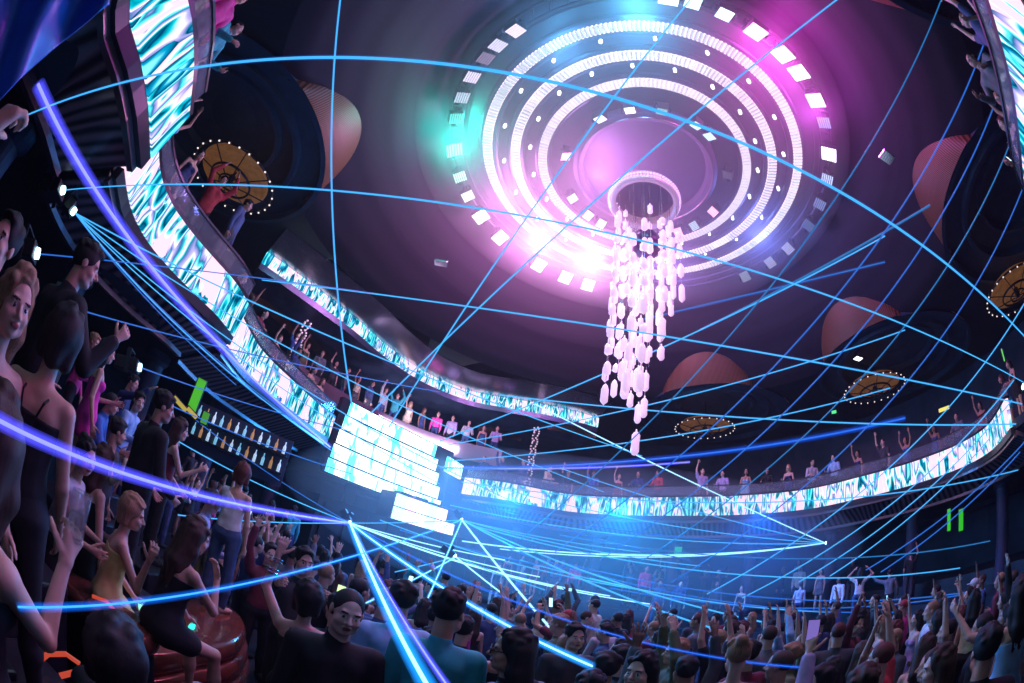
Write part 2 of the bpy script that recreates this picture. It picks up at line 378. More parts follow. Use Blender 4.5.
# ------------------------------------------------------------------ the balcony ring
SEG = [
 ('led_ribbon', [(2.9, -.97), (1.0, -1.15), (-.9, -.95), (-2.4, -.4), (-3.39, .35), (-3.5, .96), (-3.66, 1.51), (-4.05, 2.2)], 'tall LED ribbon at the top left balcony front, showing turquoise shards'),
 ('led_ribbon', [(-4.75, 2.35), (-5.2, 3.1), (-5.36, 3.8), (-5.28, 4.5), (-5.1, 5.2), (-4.95, 5.85), (-5.0, 6.6)], 'curved LED ribbon below the amber coffer on the left balcony'),
 ('led_ribbon', [(-5.5, 7.2), (-5.75, 8.9), (-5.5, 10.9), (-5.1, 13.6)], 'LED ribbon between the left balcony bulge and the bright stage screen'),
 ('led_ribbon', [(-.74, 18.4), (.4, 17.7), (1.4, 17.5), (3, 17.6), (4.2, 17.3), (6, 16.0), (7.2, 15.0), (9.2, 13.6), (11.0, 11.9), (11.8, 10), (12.6, 8.2), (13.1, 6.3), (12.7, 4.9), (11.2, 3.6)], 'long LED ribbon along the far balcony front behind the laser fan'),
 ('led_ribbon', [(10.3, 2.2), (8.6, .9)]+[tuple(onz(x, y, 5.5)[:2]) for x, y in ((1040, 240), (1026, 193), (1020, 140), (1011, 80), (999, 35), (987, -5))], 'LED ribbon at the top right corner of the balcony, turquoise streaks'),
]
ALLP = []
for si, (nm, pts, lab) in enumerate(SEG):
    path = arc_path(pts); ALLP.append(path)
    mb = MB(); mb.sweep(path, [(.0, 4.8), (.1, 4.8), (.1, 5.5), (.0, 5.5)])
    o = obj(nm, mb, M['ledw'] if si == -1 else M['led']); tag(o, lab, 'LED screen')
    mb = MB(); mb.sweep(path, [(.0, 5.5), (.16, 5.5), (.16, 5.57), (.0, 5.57)]); mb.sweep(path, [(.10, 5.93), (.15, 5.93), (.15, 5.97), (.10, 5.97)])
    o = empty('balustrade'); tag(o, ['clear glass balustrade above the top left LED ribbon', 'clear glass balustrade above the curved left LED ribbon', 'clear glass balustrade left of the stage screen', 'clear glass balustrade along the far balcony', 'clear glass balustrade at the top right'][si], 'railing')
    obj('handrail', mb, M['darkmetal'], o)
    mb = MB(); mb.sweep(path, [(.115, 5.57), (.13, 5.57), (.13, 5.93), (.115, 5.93)]); obj('glass_panel', mb, M['glass'], o)
    mb = MB(); mb.sweep(path, [(.02, 4.62), (.14, 4.62), (.14, 4.79), (.02, 4.79)]); struct('trim_%d' % (1+3*si), mb, M['darkmetal'])
    mb = MB(); mb.sweep(path, [(.16, 4.60), (1.05, 4.14), (1.10, 4.20), (.2, 4.70)]); struct('trim_%d' % (2+3*si), mb, M['panel'])
    mb = MB(); mb.sweep(path, [(.10, 4.54), (.18, 4.52), (.20, 4.60), (.10, 4.62)]); mb.sweep(path, [(1.03, 4.06), (1.12, 4.04), (1.14, 4.14), (1.04, 4.16)]); struct('trim_%d' % (3+3*si), mb, M['metal'])
# balcony slab and soffit all around: one radius per bearing
import bisect
samp = []
for p in ALLP:
    for x, y, nx, ny in p:
        ph = math.degrees(math.atan2(y-CY, x-CX)); samp.append((ph, math.hypot(x-CX, y-CY)))
samp.sort(); PH = [a for a, _ in samp]
def balR(ph):
    ph = (ph+180) % 360-180
    return float(np.interp(ph, [samp[-1][0]-360]+PH+[samp[0][0]+360], [samp[-1][1]]+[r for _, r in samp]+[samp[0][1]]))
mb = MB(); a_ = []; b_ = []
for i in range(361):
    r = balR(i); a_.append([pol(r+.18, i, 4.72), pol(r+.18, i, 4.95), pol(17.3, i, 4.95)]); b_.append([pol(r+.2, i, 4.70), pol(r+1.1, i, 4.18), pol(17.3, i, 4.18)])
mb.grid(a_); mb.grid(b_); struct('floor_balcony', mb, M['outer'])
# round pillars under the balcony
for k in range(20):
    ph = k*18+5; r = min(balR(ph)+1.9, 15.5); mb = MB()
    c = pol(r, ph); mb.lathe([(.34, 0), (.34, .25), (.27, .3), (.25, 3.9), (.34, 4.0), (.34, 4.18)], 20, (c[0], c[1], 0)); struct('pillar', mb, M['wall'], smooth=False)

# ------------------------------------------------------------------ upper LED ribbon and the glossy cove over it
lo = [(262, 262), (289, 281), (323, 306), (356, 331), (379, 351), (406, 371), (433, 386), (470, 400), (512, 408), (541, 413), (577, 421), (598, 427)]
up = [onz(x, y, 9.4) for x, y in lo]
path = arc_path(up, .25)
mb = MB(); mb.sweep(path, [(0, 9.4), (.1, 9.4), (.1, 9.85), (0, 9.85)]); tag(obj('led_ribbon', mb, M['led']), 'upper LED ribbon curving under the dome edge toward the crystals', 'LED screen')
mb = MB(); mb.sweep(path, [(-.02, 9.87), (.2, 9.87), (-1.0, 10.42), (-1.15, 10.38)]); struct('trim_20', mb, mat('cove_gloss', (.55, .55, .65), .2, .9, noise=.3, nscale=1.2))
mb = MB(); mb.sweep(path, [(.05, 9.38), (.05, 9.15), (1.2, 8.75), (6.0, 8.75), (6.0, 9.3)]); struct('ceiling_upper_gallery', mb, mat('gallery_soffit', (.07, .09, .16), .3, .4, noise=.3, nscale=1.5))
# warm lunettes set in the gallery soffit
for (px, py, s) in ((272, 312, 1.0), (312, 345, .9), (572, 430, 1.0), (500, 432, .8)):
    c = onz(px, py, 8.7); ph = math.degrees(math.atan2(c[1]-CY, c[0]-CX)); mb = MB(); uv = []; rws = []
    for i in range(21):
        t = -1+2*i/20; r1 = -.55*s*(1-t*t); rws.append([pol(math.hypot(c[0]-CX, c[1]-CY)+r1, ph+6*s*t, 8.70), pol(math.hypot(c[0]-CX, c[1]-CY)+r1*.1, ph+6*s*t, 8.5)]); uv += [(i*.2, 0), (i*.2, 1)]
    mb.grid(rws, uv=uv); struct('ceiling_lunette', mb, M['slats'])
# beaded light columns standing on the far balcony
def bead_column(px, py, px2, py2, z1, lab):
    b = onz(px, py, z1); t = empty('light_column', (b[0], b[1], 4.95)); h = z1-4.95
    mb = MB(); mb.tube([(0, 0, 0), (0, 0, h)], .06, 8); mb.lathe([(0, 0), (.25, 0), (.2, .1), (0, .1)], 16); obj('post', mb, M['darkmetal'], t)
    mb = MB()
    n = int(h/.13)
    for i in range(n):
        for q in range(3):
            a = i*.55+q*2*PI/3; mb.lathe([(0, .05), (.045, .02), (.045, -.02), (0, -.05)], 5, (.13*math.cos(a), .13*math.sin(a), .15+i*.13))
    obj('bead_spiral', mb, mat('bead', (.8, .7, .8), .2, emi=(1, .75, .85), es=.35), t)
    tag(t, lab, 'light column')
bead_column(308, 322, 0, 0, 8.75, 'beaded light column on the left balcony under the upper ribbon')
bead_column(537, 428, 0, 0, 8.75, 'beaded light column on the far balcony left of the crystals')

# ------------------------------------------------------------------ stage: LED wall, booth, cubes
A = np.array([-5.0, 13.8]); B = np.array([-1.0, 18.3]); dAB = (B-A)/np.hypot(*(B-A)); nAB = np.array([dAB[1], -dAB[0]])
def wallpt(s, z, o=0.0): q = A+dAB*s+nAB*o; return (q[0], q[1], z)
def wallbox(mb, s0, s1, z0, z1, o0, o1, mi=0):
    P = [wallpt(s, z, o) for s in (s0, s1) for z in (z0, z1) for o in (o0, o1)]
    mb.add(P, [(0,1,3,2),(4,6,7,5),(0,4,5,1),(2,3,7,6),(0,2,6,4),(1,5,7,3)], mi)
WL = float(np.hypot(*(B-A)))
scr = empty('stage_screen'); tag(scr, 'huge overexposed white and cyan LED wall behind the stage', 'screen')
mb = MB(); wallbox(mb, -.1, WL-.5, 3.7, 6.35, -.3, -.05); obj('frame', mb, M['darkmetal'], scr)
for r_ in range(5):
    mb = MB(); rws = []; uv = []
    z0 = 3.75+r_*.52; n = 30; s0 = .0+.05*r_; s1 = WL-.65-.22*r_
    for i in range(n+1):
        s = s0+(s1-s0)*i/n; rws.append([wallpt(s, z0, .0), wallpt(s, z0+.47, .0)]); uv += [(s, z0), (s, z0+.47)]
    mb.grid(rws, uv=uv); wallbox(mb, s0, s1, z0, z0+.47, -.05, -.005, 1)
    obj('screen_row', mb, [M['ledw'], M['black']], scr)
st = empty('stage'); tag(st, 'raised stage with a dark panelled front below the LED wall', 'stage')
mb = MB(); wallbox(mb, -.8, WL+.8, 0, 2.9, -1.0, 1.6); obj('platform', mb, M['black'], st)
mb = MB()
for i in range(9): wallbox(mb, -.6+i*.8, -.6+i*.8+.66, 1.0, 2.75, 1.61, 1.66)
obj('front_panels', mb, M['darkmetal'], st)
dj = empty('dj_booth'); tag(dj, 'bright DJ booth of stacked light cubes in front of the LED wall', 'booth')
mb = MB(); wallbox(mb, 2.2, 5.2, 2.9, 3.85, .3, 1.1); obj('desk', mb, M['black'], dj)
for i in range(11):
    mb = MB(); s = 2.25+(i % 6)*.5; z = 2.93+(i//6)*.46
    wallbox(mb, s, s+.42, z, z+.42, 1.11, 1.2); obj('light_cube', mb, cellmat([(.5, .9, 1), (1, .6, .9), (.9, 1, 1)][i % 3], 2.2), dj)
mb = MB(); wallbox(mb, 2.6, 3.1, 3.86, 3.95, .5, .9); wallbox(mb, 3.3, 3.9, 3.86, 3.97, .5, .9); wallbox(mb, 4.1, 4.6, 3.86, 3.95, .5, .9); obj('mixer', mb, M['darkmetal'], dj)
# slanted LED strip right of the wall
mb = MB(); p0 = np.array(wallpt(WL-1.05, 5.4, .3)); p1 = np.array([-.9, 18.5, 5.4])
pth = arc_path([p0, (p0*.5+p1*.5), (p1*1.0)], .2); mb.sweep(pth, [(0, 5.4), (.1, 5.4), (.1, 6.0), (0, 6.0)]); tag(obj('led_ribbon', mb, M['ledw']), 'short white LED ribbon joining the stage screen to the far balcony', 'LED screen')

# middle gallery between the stage screen and the upper ribbon
GP = [onz(x, y, 6.7) for x, y in ((285, 372), (330, 400), (380, 425), (440, 448), (500, 462))]
gp = arc_path(GP, .3); mb = MB(); mb.sweep(gp, [(-.1, 6.5), (2.2, 6.5), (2.2, 6.7), (-.1, 6.7)]); struct('floor_gallery', mb, M['outer'])
mb = MB(); mb.sweep(gp, [(-.18, 6.45), (-.1, 6.45), (-.1, 7.2), (-.18, 7.2)]); struct('trim_21', mb, M['metal'])
light('AREA', 'gallery_fill', tuple(np.array(onz(400, 440, 6.6))*np.array([.93, .93, 1])+np.array([0, 0, .3])), (.75, .7, 1.0), 150, shape='RECTANGLE', size=5, size_y=.3, aim=tuple(onz(390, 425, 8.6)))  # added fill light that brightens the people on the gallery
# ================================================================== THE RING CHANDELIER
RZ = 13.4; RC = (2.92, 8.14)
def ringang(px, py):
    p = onz(px, py, RZ); return math.degrees(math.atan2(p[1]-RC[1], p[0]-RC[0]))
def rp(R, a, z=RZ): return (RC[0]+R*math.cos(R_(a)), RC[1]+R*math.sin(R_(a)), z)
def ringring(name, R, wd, lab, arcs):
    t = empty(name, (RC[0], RC[1], RZ)); tag(t, lab, 'light ring', 'concentric rings of the kinetic chandelier')
    mb = MB(); mb.lathe([(R-wd, .02), (R-wd, .16), (R+wd, .16), (R+wd, .02), (R+wd*.8, 0), (R-wd*.8, 0), (R-wd, .02)], 120); obj('ring_frame', mb, M['darkmetal'], t)
    for j in range(24):
        a = j*15; c, s = math.cos(R_(a)), math.sin(R_(a)); mb = MB(); mb.tube([(R*c, R*s, .1), (R*c, R*s, .36)], .02, 5); obj('hanger_rod', mb, M['darkmetal'], t)
    for (pa, pb, ccw, c1, c2, s1, s2, row) in arcs:
        a0 = ringang(*pa); a1 = ringang(*pb)
        if ccw:
            while a1 < a0: a1 += 360
        else:
            while a1 > a0: a1 -= 360
        n = max(4, int(abs(a1-a0)*PI/180*R/.115)); parts = max(1, n//14)
        for q in range(parts):
            mb = MB(); lo_, hi_ = n*q//parts, n*(q+1)//parts
            f = (q+.5)/parts; col = tuple(c1[i]*(1-f)+c2[i]*f for i in range(3)); st_ = round((s1*(1-f)+s2*f)*.42, 1)
            for i in range(lo_, hi_):
                a = a0+(a1-a0)*(i+.5)/n; c, s = math.cos(R_(a)), math.sin(R_(a)); rot = Matrix.Rotation(R_(a), 3, 'Z')
                mb.box((R*c, R*s, -.035), (.17*row, .05, .05), rot)
            obj('led_strip', mb, cellmat(col, st_), t)
    return t
W1 = (1, 1, 1); PKW = (1, .75, .98); CYW = (.72, .95, 1); BLW = (.6, .75, 1); VI = (.85, .7, 1)
# arcs: from pixel, to pixel (bearing on the ring), direction, colours, strengths
ringring('light_ring', 4.91, .30, 'outermost LED ring of the ceiling chandelier, lit almost all round', [
  ((552, 43), (640, 26), False, VI, CYW, 1.4, 2.2, 1.5), ((640, 26), (741, 64), False, CYW, W1, 2.6, 2.4, 1.5), ((741, 64), (794, 169), False, VI, W1, 1.3, 2.6, 1.5), ((794, 169), (770, 238), False, W1, BLW, 1.8, .9, 1.5),
  ((497, 100), (492, 135), True, (.5, .8, .9), W1, .8, 1.8, 1.5), ((492, 135), (503, 190), True, W1, PKW, 2.2, 4, 1.5), ((503, 190), (600, 262), True, PKW, PKW, 5, 4, 1.7), ((655, 275), (713, 265), True, (.6, .8, 1), (.2, 1, .85), 1.2, 1.6, 1.4)])
ringring('light_ring', 4.04, .27, 'second LED ring of the ceiling chandelier, counted from outside', [
  ((550, 82), (627, 53), False, VI, W1, 1.5, 3.5, 1.5), ((627, 53), (700, 66), False, W1, BLW, 2.4, .9, 1.5), ((752, 112), (770, 160), False, BLW, CYW, .6, 1.6, 1.5), ((770, 160), (735, 240), False, W1, W1, 2.2, 5, 1.6),
  ((514, 137), (520, 175), True, (.6, .85, .95), W1, 1.0, 2.4, 1.5), ((520, 175), (600, 250), True, PKW, PKW, 4, 5, 1.7), ((600, 250), (690, 258), True, PKW, VI, 3, 1.4, 1.5)])
ringring('light_ring', 3.2, .24, 'third LED ring of the ceiling chandelier, around the dark disc', [
  ((547, 125), (600, 83), False, VI, W1, 1.5, 3, 1.5), ((600, 83), (672, 84), False, W1, VI, 2.6, 1.0, 1.5), ((744, 165), (735, 200), False, BLW, W1, 1.2, 2.2, 1.5), ((735, 200), (700, 232), False, W1, PKW, 2.5, 2, 1.5),
  ((545, 160), (573, 217), True, VI, PKW, 1.4, 4, 1.6), ((573, 217), (640, 245), True, PKW, PKW, 4.5, 3, 1.6)])
t = empty('light_ring', (RC[0], RC[1], RZ)); tag(t, 'outer truss ring of the ceiling chandelier that carries the moving lamps', 'light ring', 'concentric rings of the kinetic chandelier')
mb = MB(); mb.tube([(5.75*math.cos(a), 5.75*math.sin(a), .12) for a in np.linspace(0, 2*PI, 96, endpoint=False)], .05, 6, closed=True); mb.tube([(6.1*math.cos(a), 6.1*math.sin(a), .12) for a in np.linspace(0, 2*PI, 96, endpoint=False)], .05, 6, closed=True)
for j in range(72):
    a = j*2*PI/72; b = (j+.5)*2*PI/72; mb.tube([(5.75*math.cos(a), 5.75*math.sin(a), .12), (6.1*math.cos(b), 6.1*math.sin(b), .12)], .025, 4)
obj('truss', mb, M['darkmetal'], t)
mb = MB(); mb.lathe([(5.1, .25), (5.1, .3), (5.6, .3), (5.6, .25)], 96); obj('plate', mb, M['black'], t)
# the round drum in the middle
t = empty('ceiling_drum', (RC[0], RC[1], RZ)); tag(t, 'dark round drum at the middle of the light rings', 'ceiling fixture')
mb = MB(); mb.lathe([(2.25, .35), (2.25, -.05), (2.1, -.12), (1.95, -.05), (1.9, .15), (0, .15)], 72); obj('drum', mb, mat('drum_violet', (.16, .10, .20), .5), t)
mb = MB(); mb.tube([(2.1*math.cos(a), 2.1*math.sin(a), -.14) for a in np.linspace(0, 2*PI, 72, endpoint=False)], .03, 6, closed=True); obj('rim', mb, M['metal'], t)
# small lamps dotted between the rings
sm = MB()
for j in range(40):
    a = -40+j*9.0; R = (3.62, 4.48)[j % 2]; p = rp(R, a, RZ+.12); sm.lathe([(0, 0), (.05, 0), (.05, .15), (0, .15)], 6, p)
o = obj('pin_lights', sm, M['bulbw']); tag(o, 'tiny pin lights dotted between the concentric LED rings', 'lamps', kind='stuff')
# moving lamps with square striped faces
def ring_lamp(a, R, col, s, lab, size=.42, grp='moving lamps around the ceiling rings'):
    p = rp(R, a, RZ-.28); t = empty('moving_lamp', p, R_(a)); tag(t, lab, 'stage lamp', grp)
    mb = MB(); mb.box((0, 0, .16), (.22, size+.1, .12)); mb.box((0, size/2+.06, .0), (.12, .04, .34)); mb.box((0, -size/2-.06, .0), (.12, .04, .34)); obj('yoke', mb, M['darkmetal'], t, bevel=.01)
    rot = Matrix.Rotation(R_(28), 3, 'Y')
    mb = MB(); mb.box((0, 0, 0), (size, size, .2), rot); mb.lathe([(.1, 0), (.08, .14), (0, .16)], 10, (0, 0, .08)); obj('housing', mb, M['black'], t, bevel=.02)
    mb = MB(); n = 6
    for i in range(n):
        x = -size/2+(i+.5)*size/n; q = rot @ Vector((x, 0, -.11)); mb.box(q, (size/n*.62, size*.92, .03), rot)
    obj('lamp_face', mb, cellmat(col, s), t)
    return t
def clockpos(px, py): 
    return 'at the %s of the ring' % ('left' if px < 500 else 'lower left' if px < 560 and py > 200 else 'bottom' if py > 240 and px < 700 else 'upper left' if px < 560 else 'top' if px < 740 and py < 60 else 'upper right' if px < 812 and py < 105 else 'right' if py < 235 else 'lower right')
LAMPS = [(457, 143, (.1, 1, .8), 7, 'teal'), (459, 112, (.1, .8, .7), .8, 'dim teal'), (461, 90, (.6, .7, .9), .9, 'pale'), (468, 68, (.8, .7, .95), 1.2, 'pale lilac'), (487, 52, (.4, .3, .5), .6, 'dark'), (500, 40, (.8, .75, 1), 1.1, 'faint'), (518, 26, (1, .8, 1), 1.2, 'soft pink'),
 (463, 170, (.6, 1, .95), 1.6, 'mint'), (471, 189, (.8, .95, .95), 1.8, 'white'), (485, 209, (1, .9, 1), 4, 'bright white'), (503, 230, (1, .7, .95), 5, 'glaring pink'), (540, 258, (1, .8, .98), 6, 'glaring white'), (566, 271, (1, .8, 1), 4, 'pink white'), (588, 279, (1, .8, 1), 4, 'bright pink'),
 (667, -3, (.7, .9, 1), 5, 'bright cyan'), (690, 1, (.6, .9, 1), 3, 'light blue'), (722, 9, (.55, .95, 1), 3, 'cyan'), (752, 27, (1, .5, .85), 5, 'pink'), (779, 49, (1, .7, .95), 7, 'glaring magenta'), (794, 67, (1, .75, .97), 7, 'brightest magenta'), (811, 94, (1, .6, .9), 4, 'magenta'), (819, 116, (.4, .5, 1), 1.0, 'dim blue'), (824, 147, (.85, .75, 1), 5, 'violet white'), (824, 172, (.5, .6, 1), 1.5, 'blue'), (819, 197, (.3, .4, .9), .8, 'faint blue'), (812, 220, (.2, .35, .8), .5, 'unlit bluish'), (788, 242, (.6, .6, .9), .8, 'dim lilac'), (770, 256, (.6, .6, .8), .7, 'dim grey'), (745, 270, (.5, .6, .8), .6, 'small grey'), (628, 283, (.9, .7, 1), 1.2, 'lilac')]
for px, py, c, s, nm in LAMPS:
    ring_lamp(ringang(px, py), 5.92, c, s, 'square %s moving lamp %s of the ceiling chandelier' % (nm, clockpos(px, py).replace(' of the ring', '')), .5 if s >= 4 else .4)
for px, py, c, s, nm in [(577, 152, (1, .4, .7), 3.5, 'pink'), (605, 118, (.9, .8, 1), 2, 'pale'), (632, 113, (1, .8, 1), 3, 'white'), (658, 118, (.3, .7, .6), .8, 'green'), (692, 122, (.5, .7, 1), 2, 'blue striped'), (704, 132, (.5, .75, 1), 1.8, 'sky blue'), (716, 168, (.2, .2, .3), .4, 'dark'), (700, 198, (1, .5, .7), 2.5, 'rosy'), (690, 215, (.6, .8, 1), 1.2, 'pale blue'), (585, 188, (1, .7, .95), 3, 'bright rose'), (597, 203, (1, .8, 1), 4, 'white hot'), (603, 215, (1, .75, 1), 3, 'lilac white'), (676, 222, (1, .35, .6), 3.5, 'red pink')]:
    ring_lamp(ringang(px, py), 2.55, c, s, 'small %s lamp on the inner drum of the ceiling chandelier' % nm, .3, 'lamps around the inner drum')
# ceiling speakers / vents
for px, py, lab in ((441, 263, 'small pale square vent left of the pink ring glow'), (887, 157, 'small pale square vent right of the ring'), (858, 358, 'white lit vent above the right coffer chandelier')):
    p = onz(px, py, 11.0 if py < 300 else 10.3); p = atd(px, py, np.linalg.norm(p-np.array([0, 0, CAMZ]))*1.0)
    r_ = math.hypot(p[0]-CX, p[1]-CY)
    t = empty('ceiling_vent', (p[0], p[1], p[2])); tag(t, lab, 'vent'); mb = MB(); mb.box((0, 0, 0), (.45, .3, .06)); obj('housing', mb, M['chrome'], t, bevel=.01)
    mb = MB(); [mb.box((-.16+i*.08, 0, -.035), (.03, .24, .02)) for i in range(5)]; obj('slats', mb, M['bulbw'] if py > 300 else M['chrome'], t)

# ================================================================== THE CRYSTAL CHANDELIER
cc = atr(641, 205, 8.65); cc = (RC[0]-.1, RC[1]-.05, 11.85)
ch = empty('crystal_chandelier', cc); tag(ch, 'tall chandelier of glowing pink crystal pendants hanging from a beaded hoop', 'chandelier')
mb = MB(); R = .92
mb.tube([(R*math.cos(a), R*math.sin(a), 0) for a in np.linspace(0, 2*PI, 60, endpoint=False)], .10, 10, closed=True)
mb.lathe([(R-.02, .1), (R-.02, .34), (R+.02, .36), (R+.08, .12)], 60)
mh = mat('beaded_hoop', (.75, .6, .75), .25, .3, emi=(1, .5, .85), es=.25, bump=1.0, nscale=14); obj('hoop', mb, mh, ch, smooth=True)
mb = MB()
for j in range(70):
    a = j*2*PI/70
    for q in range(2): mb.lathe([(0, .05), (.045, 0), (0, -.05)], 6, ((R+.1)*math.cos(a), (R+.1)*math.sin(a), .02+q*.13))
obj('crystal_beads', mb, M['crystal'], ch)
mb = MB(); mb.lathe([(0, .30), (R-.06, .30), (R-.02, .36), (0, .38)], 48); obj('canopy', mb, mat('canopy_violet', (.25, .14, .28), .4), ch)
mb = MB()
for j in range(6): a = j*PI/3; mb.tube([(.6*math.cos(a), .6*math.sin(a), .3), (.6*math.cos(a), .6*math.sin(a), 1.6)], .015, 5)
obj('hanging_cables', mb, M['chrome'], ch)
mb = MB(); mb.lathe([(0, .42), (.2, .38), (.36, .22), (.42, 0), (.36, -.22), (.2, -.38), (0, -.42)], 24, (.05, .02, -1.55)); obj('dark_globe', mb, mat('plum_globe', (.10, .03, .14), .3, coat=.5), ch, smooth=True)
pend_me = []
for (L, rr_) in ((.42, .085), (.3, .075), (.2, .07), (.5, .10)):
    mb = MB(); h = L/2
    mb.lathe([(0, h+.08), (.018, h+.07), (.018, h+.01), (rr_*.55, h), (rr_, h*.7), (rr_*.92, 0), (rr_, -h*.7), (rr_*.55, -h), (0, -h-.02)], 8)
    mb.lathe([(0, h*.55), (rr_*.45, h*.3), (rr_*.45, -h*.3), (0, -h*.55)], 6)
    me = bpy.data.meshes.new('pendant'); me.from_pydata(mb.v, [], mb.f); me.materials.append(M['crystal']); me.polygons.foreach_set('use_smooth', [True]*len(mb.f)); pend_me.append((me, L))
lines = MB(); cnt = 0; rnd = random.Random(4)
NS = 30; stuffv = []
rt = Vector((MW[0][0]*0+1, 0, 0))
for j in range(NS):
    a = j*137.5; r = .95*math.sqrt((j+.6)/NS)
    x, y = r*math.cos(R_(a)), r*math.sin(R_(a))
    # strands on the outside left hang lowest, right ones end early; middle ones reach down
    lat = x*math.cos(R_(20))-y*math.sin(R_(20))
    bottom = -3.2-2.1*rnd.random()
    if lat < -.05: bottom = -4.6-1.6*rnd.random()
    if lat > .45: bottom = -2.9-.7*rnd.random()
    if abs(lat+.05) < .16: bottom = -6.9+1.4*rnd.random()
    top = -.75-.7*rnd.random() if lat > -.4 else -.3-.4*rnd.random()
    lines.tube([(x, y, .3), (x, y, bottom)], .006, 4)
    z = top if bottom > -5 else top-1.0*rnd.random()
    while z > bottom:
        me, L = pend_me[rnd.choice([0, 0, 1, 1, 2, 3])]
        o = None
        if cnt < 98 or False:
            if rnd.random() < .88:
                o = bpy.data.objects.new('crystal_pendant', me); COL.objects.link(o); o.parent = ch; o.location = (x, y, z-L/2); cnt += 1
        else: stuffv.append((x, y, z-L/2, L))
        z -= L+.16+.10*rnd.random()
obj('strand_wires', lines, M['chrome'], ch)
mb = MB()
for x, y, z, L in stuffv:
    h = L/2; mb.lathe([(0, h+.05), (.05, h), (.08, h*.6), (.08, -h*.6), (0, -h)], 8, (x, y, z))
if stuffv: o = obj('small_crystals', mb, M['crystal'], ch, smooth=True); o['kind'] = 'stuff'
# ================================================================== PEOPLE: one smooth surface per body, grown from a distance field
def _field(prims, vox, pad=.03):
    lo = np.min([p['lo'] for p in prims if not p.get('neg')], 0)-pad; hi = np.max([p['hi'] for p in prims if not p.get('neg')], 0)+pad
    n = np.ceil((hi-lo)/vox).astype(int)+1; F = np.full(n, .5, np.float32)
    for p in prims:
        k = p['k']; m = k+2.5*vox
        a = np.clip(np.floor((p['lo']-m-lo)/vox).astype(int), 0, n); b = np.clip(np.ceil((p['hi']+m-lo)/vox).astype(int)+1, 0, n)
        if (b <= a).any(): continue
        ax = [lo[i]+vox*np.arange(a[i], b[i]) for i in range(3)]
        X, Y, Z = np.meshgrid(*ax, indexing='ij'); d = p['fn'](X, Y, Z).astype(np.float32)
        S = F[a[0]:b[0], a[1]:b[1], a[2]:b[2]]
        if p.get('neg'):
            h = np.clip(k-np.abs(S+d), 0, None)/k; S[:] = np.maximum(S, -d)+h*h*k*.25
        else:
            h = np.clip(k-np.abs(S-d), 0, None)/k; S[:] = np.minimum(S, d)-h*h*k*.25
    return F, lo
def cone(a, b, ra, rb, k=.02, fl=None, **kw):
    a = np.array(a, float); b = np.array(b, float); ab = b-a; L2 = ab @ ab+1e-9; r = max(ra, rb)
    def fn(X, Y, Z):
        t = np.clip(((X-a[0])*ab[0]+(Y-a[1])*ab[1]+(Z-a[2])*ab[2])/L2, 0, 1)
        return np.sqrt((X-a[0]-t*ab[0])**2+(Y-a[1]-t*ab[1])**2+(Z-a[2]-t*ab[2])**2)-(ra+(rb-ra)*t)
    return dict(fn=fn, lo=np.minimum(a, b)-r, hi=np.maximum(a, b)+r, k=k, a=a, b=b, ra=ra, rb=rb, **kw)
def ell(c, r, Rm=None, k=.02, **kw):
    c = np.array(c, float); r = np.array(r, float); Rm = np.eye(3) if Rm is None else Rm; q = np.abs(Rm) @ r
    def fn(X, Y, Z):
        x, y, z = X-c[0], Y-c[1], Z-c[2]
        u = Rm[0, 0]*x+Rm[1, 0]*y+Rm[2, 0]*z; v = Rm[0, 1]*x+Rm[1, 1]*y+Rm[2, 1]*z; w_ = Rm[0, 2]*x+Rm[1, 2]*y+Rm[2, 2]*z
        k0 = np.sqrt((u/r[0])**2+(v/r[1])**2+(w_/r[2])**2); k1 = np.sqrt((u/r[0]**2)**2+(v/r[1]**2)**2+(w_/r[2]**2)**2)+1e-6
        return k0*(k0-1)/k1
    return dict(fn=fn, lo=c-q, hi=c+q, k=k, **kw)
def surface(prims, vox):
    F, lo = _field(prims, vox); s = F < 0; nx, ny, nz_ = F.shape
    acc = np.zeros((nx-1, ny-1, nz_-1, 3), np.float32); cnt = np.zeros((nx-1, ny-1, nz_-1), np.int16); edges = []
    for ax in range(3):
        sl0 = [slice(None)]*3; sl1 = [slice(None)]*3; sl0[ax] = slice(0, -1); sl1[ax] = slice(1, None)
        A, B = F[tuple(sl0)], F[tuple(sl1)]; I = np.argwhere((A < 0) != (B < 0))
        va = A[I[:, 0], I[:, 1], I[:, 2]]; vb = B[I[:, 0], I[:, 1], I[:, 2]]; t = va/(va-vb)
        pos = I.astype(np.float32); pos[:, ax] += t; o = [i for i in range(3) if i != ax]
        for d1 in (0, 1):
            for d2 in (0, 1):
                c = I.copy(); c[:, o[0]] -= d1; c[:, o[1]] -= d2
                ok = (c >= 0).all(1) & (c[:, 0] < nx-1) & (c[:, 1] < ny-1) & (c[:, 2] < nz_-1)
                np.add.at(acc, tuple(c[ok].T), pos[ok]); np.add.at(cnt, tuple(c[ok].T), 1)
        edges.append((ax, o, I, va < 0))
    act = cnt > 0; ids = np.full(act.shape, -1, np.int64); ids[act] = np.arange(act.sum())
    V = acc[act]/cnt[act][:, None]*vox+lo; Q = []
    for ax, o, I, neg in edges:
        ok = (I[:, o[0]] > 0) & (I[:, o[1]] > 0) & (I[:, o[0]] < act.shape[o[0]]) & (I[:, o[1]] < act.shape[o[1]]); I = I[ok]; neg = neg[ok]
        def at(d1, d2):
            c = I.copy(); c[:, o[0]] -= d1; c[:, o[1]] -= d2; return ids[c[:, 0], c[:, 1], c[:, 2]]
        q = np.stack([at(1, 1), at(0, 1), at(0, 0), at(1, 0)], 1); fl = neg if ax != 1 else ~neg
        q[~fl] = q[~fl][:, ::-1]; Q.append(q)
    return V, np.concatenate(Q)
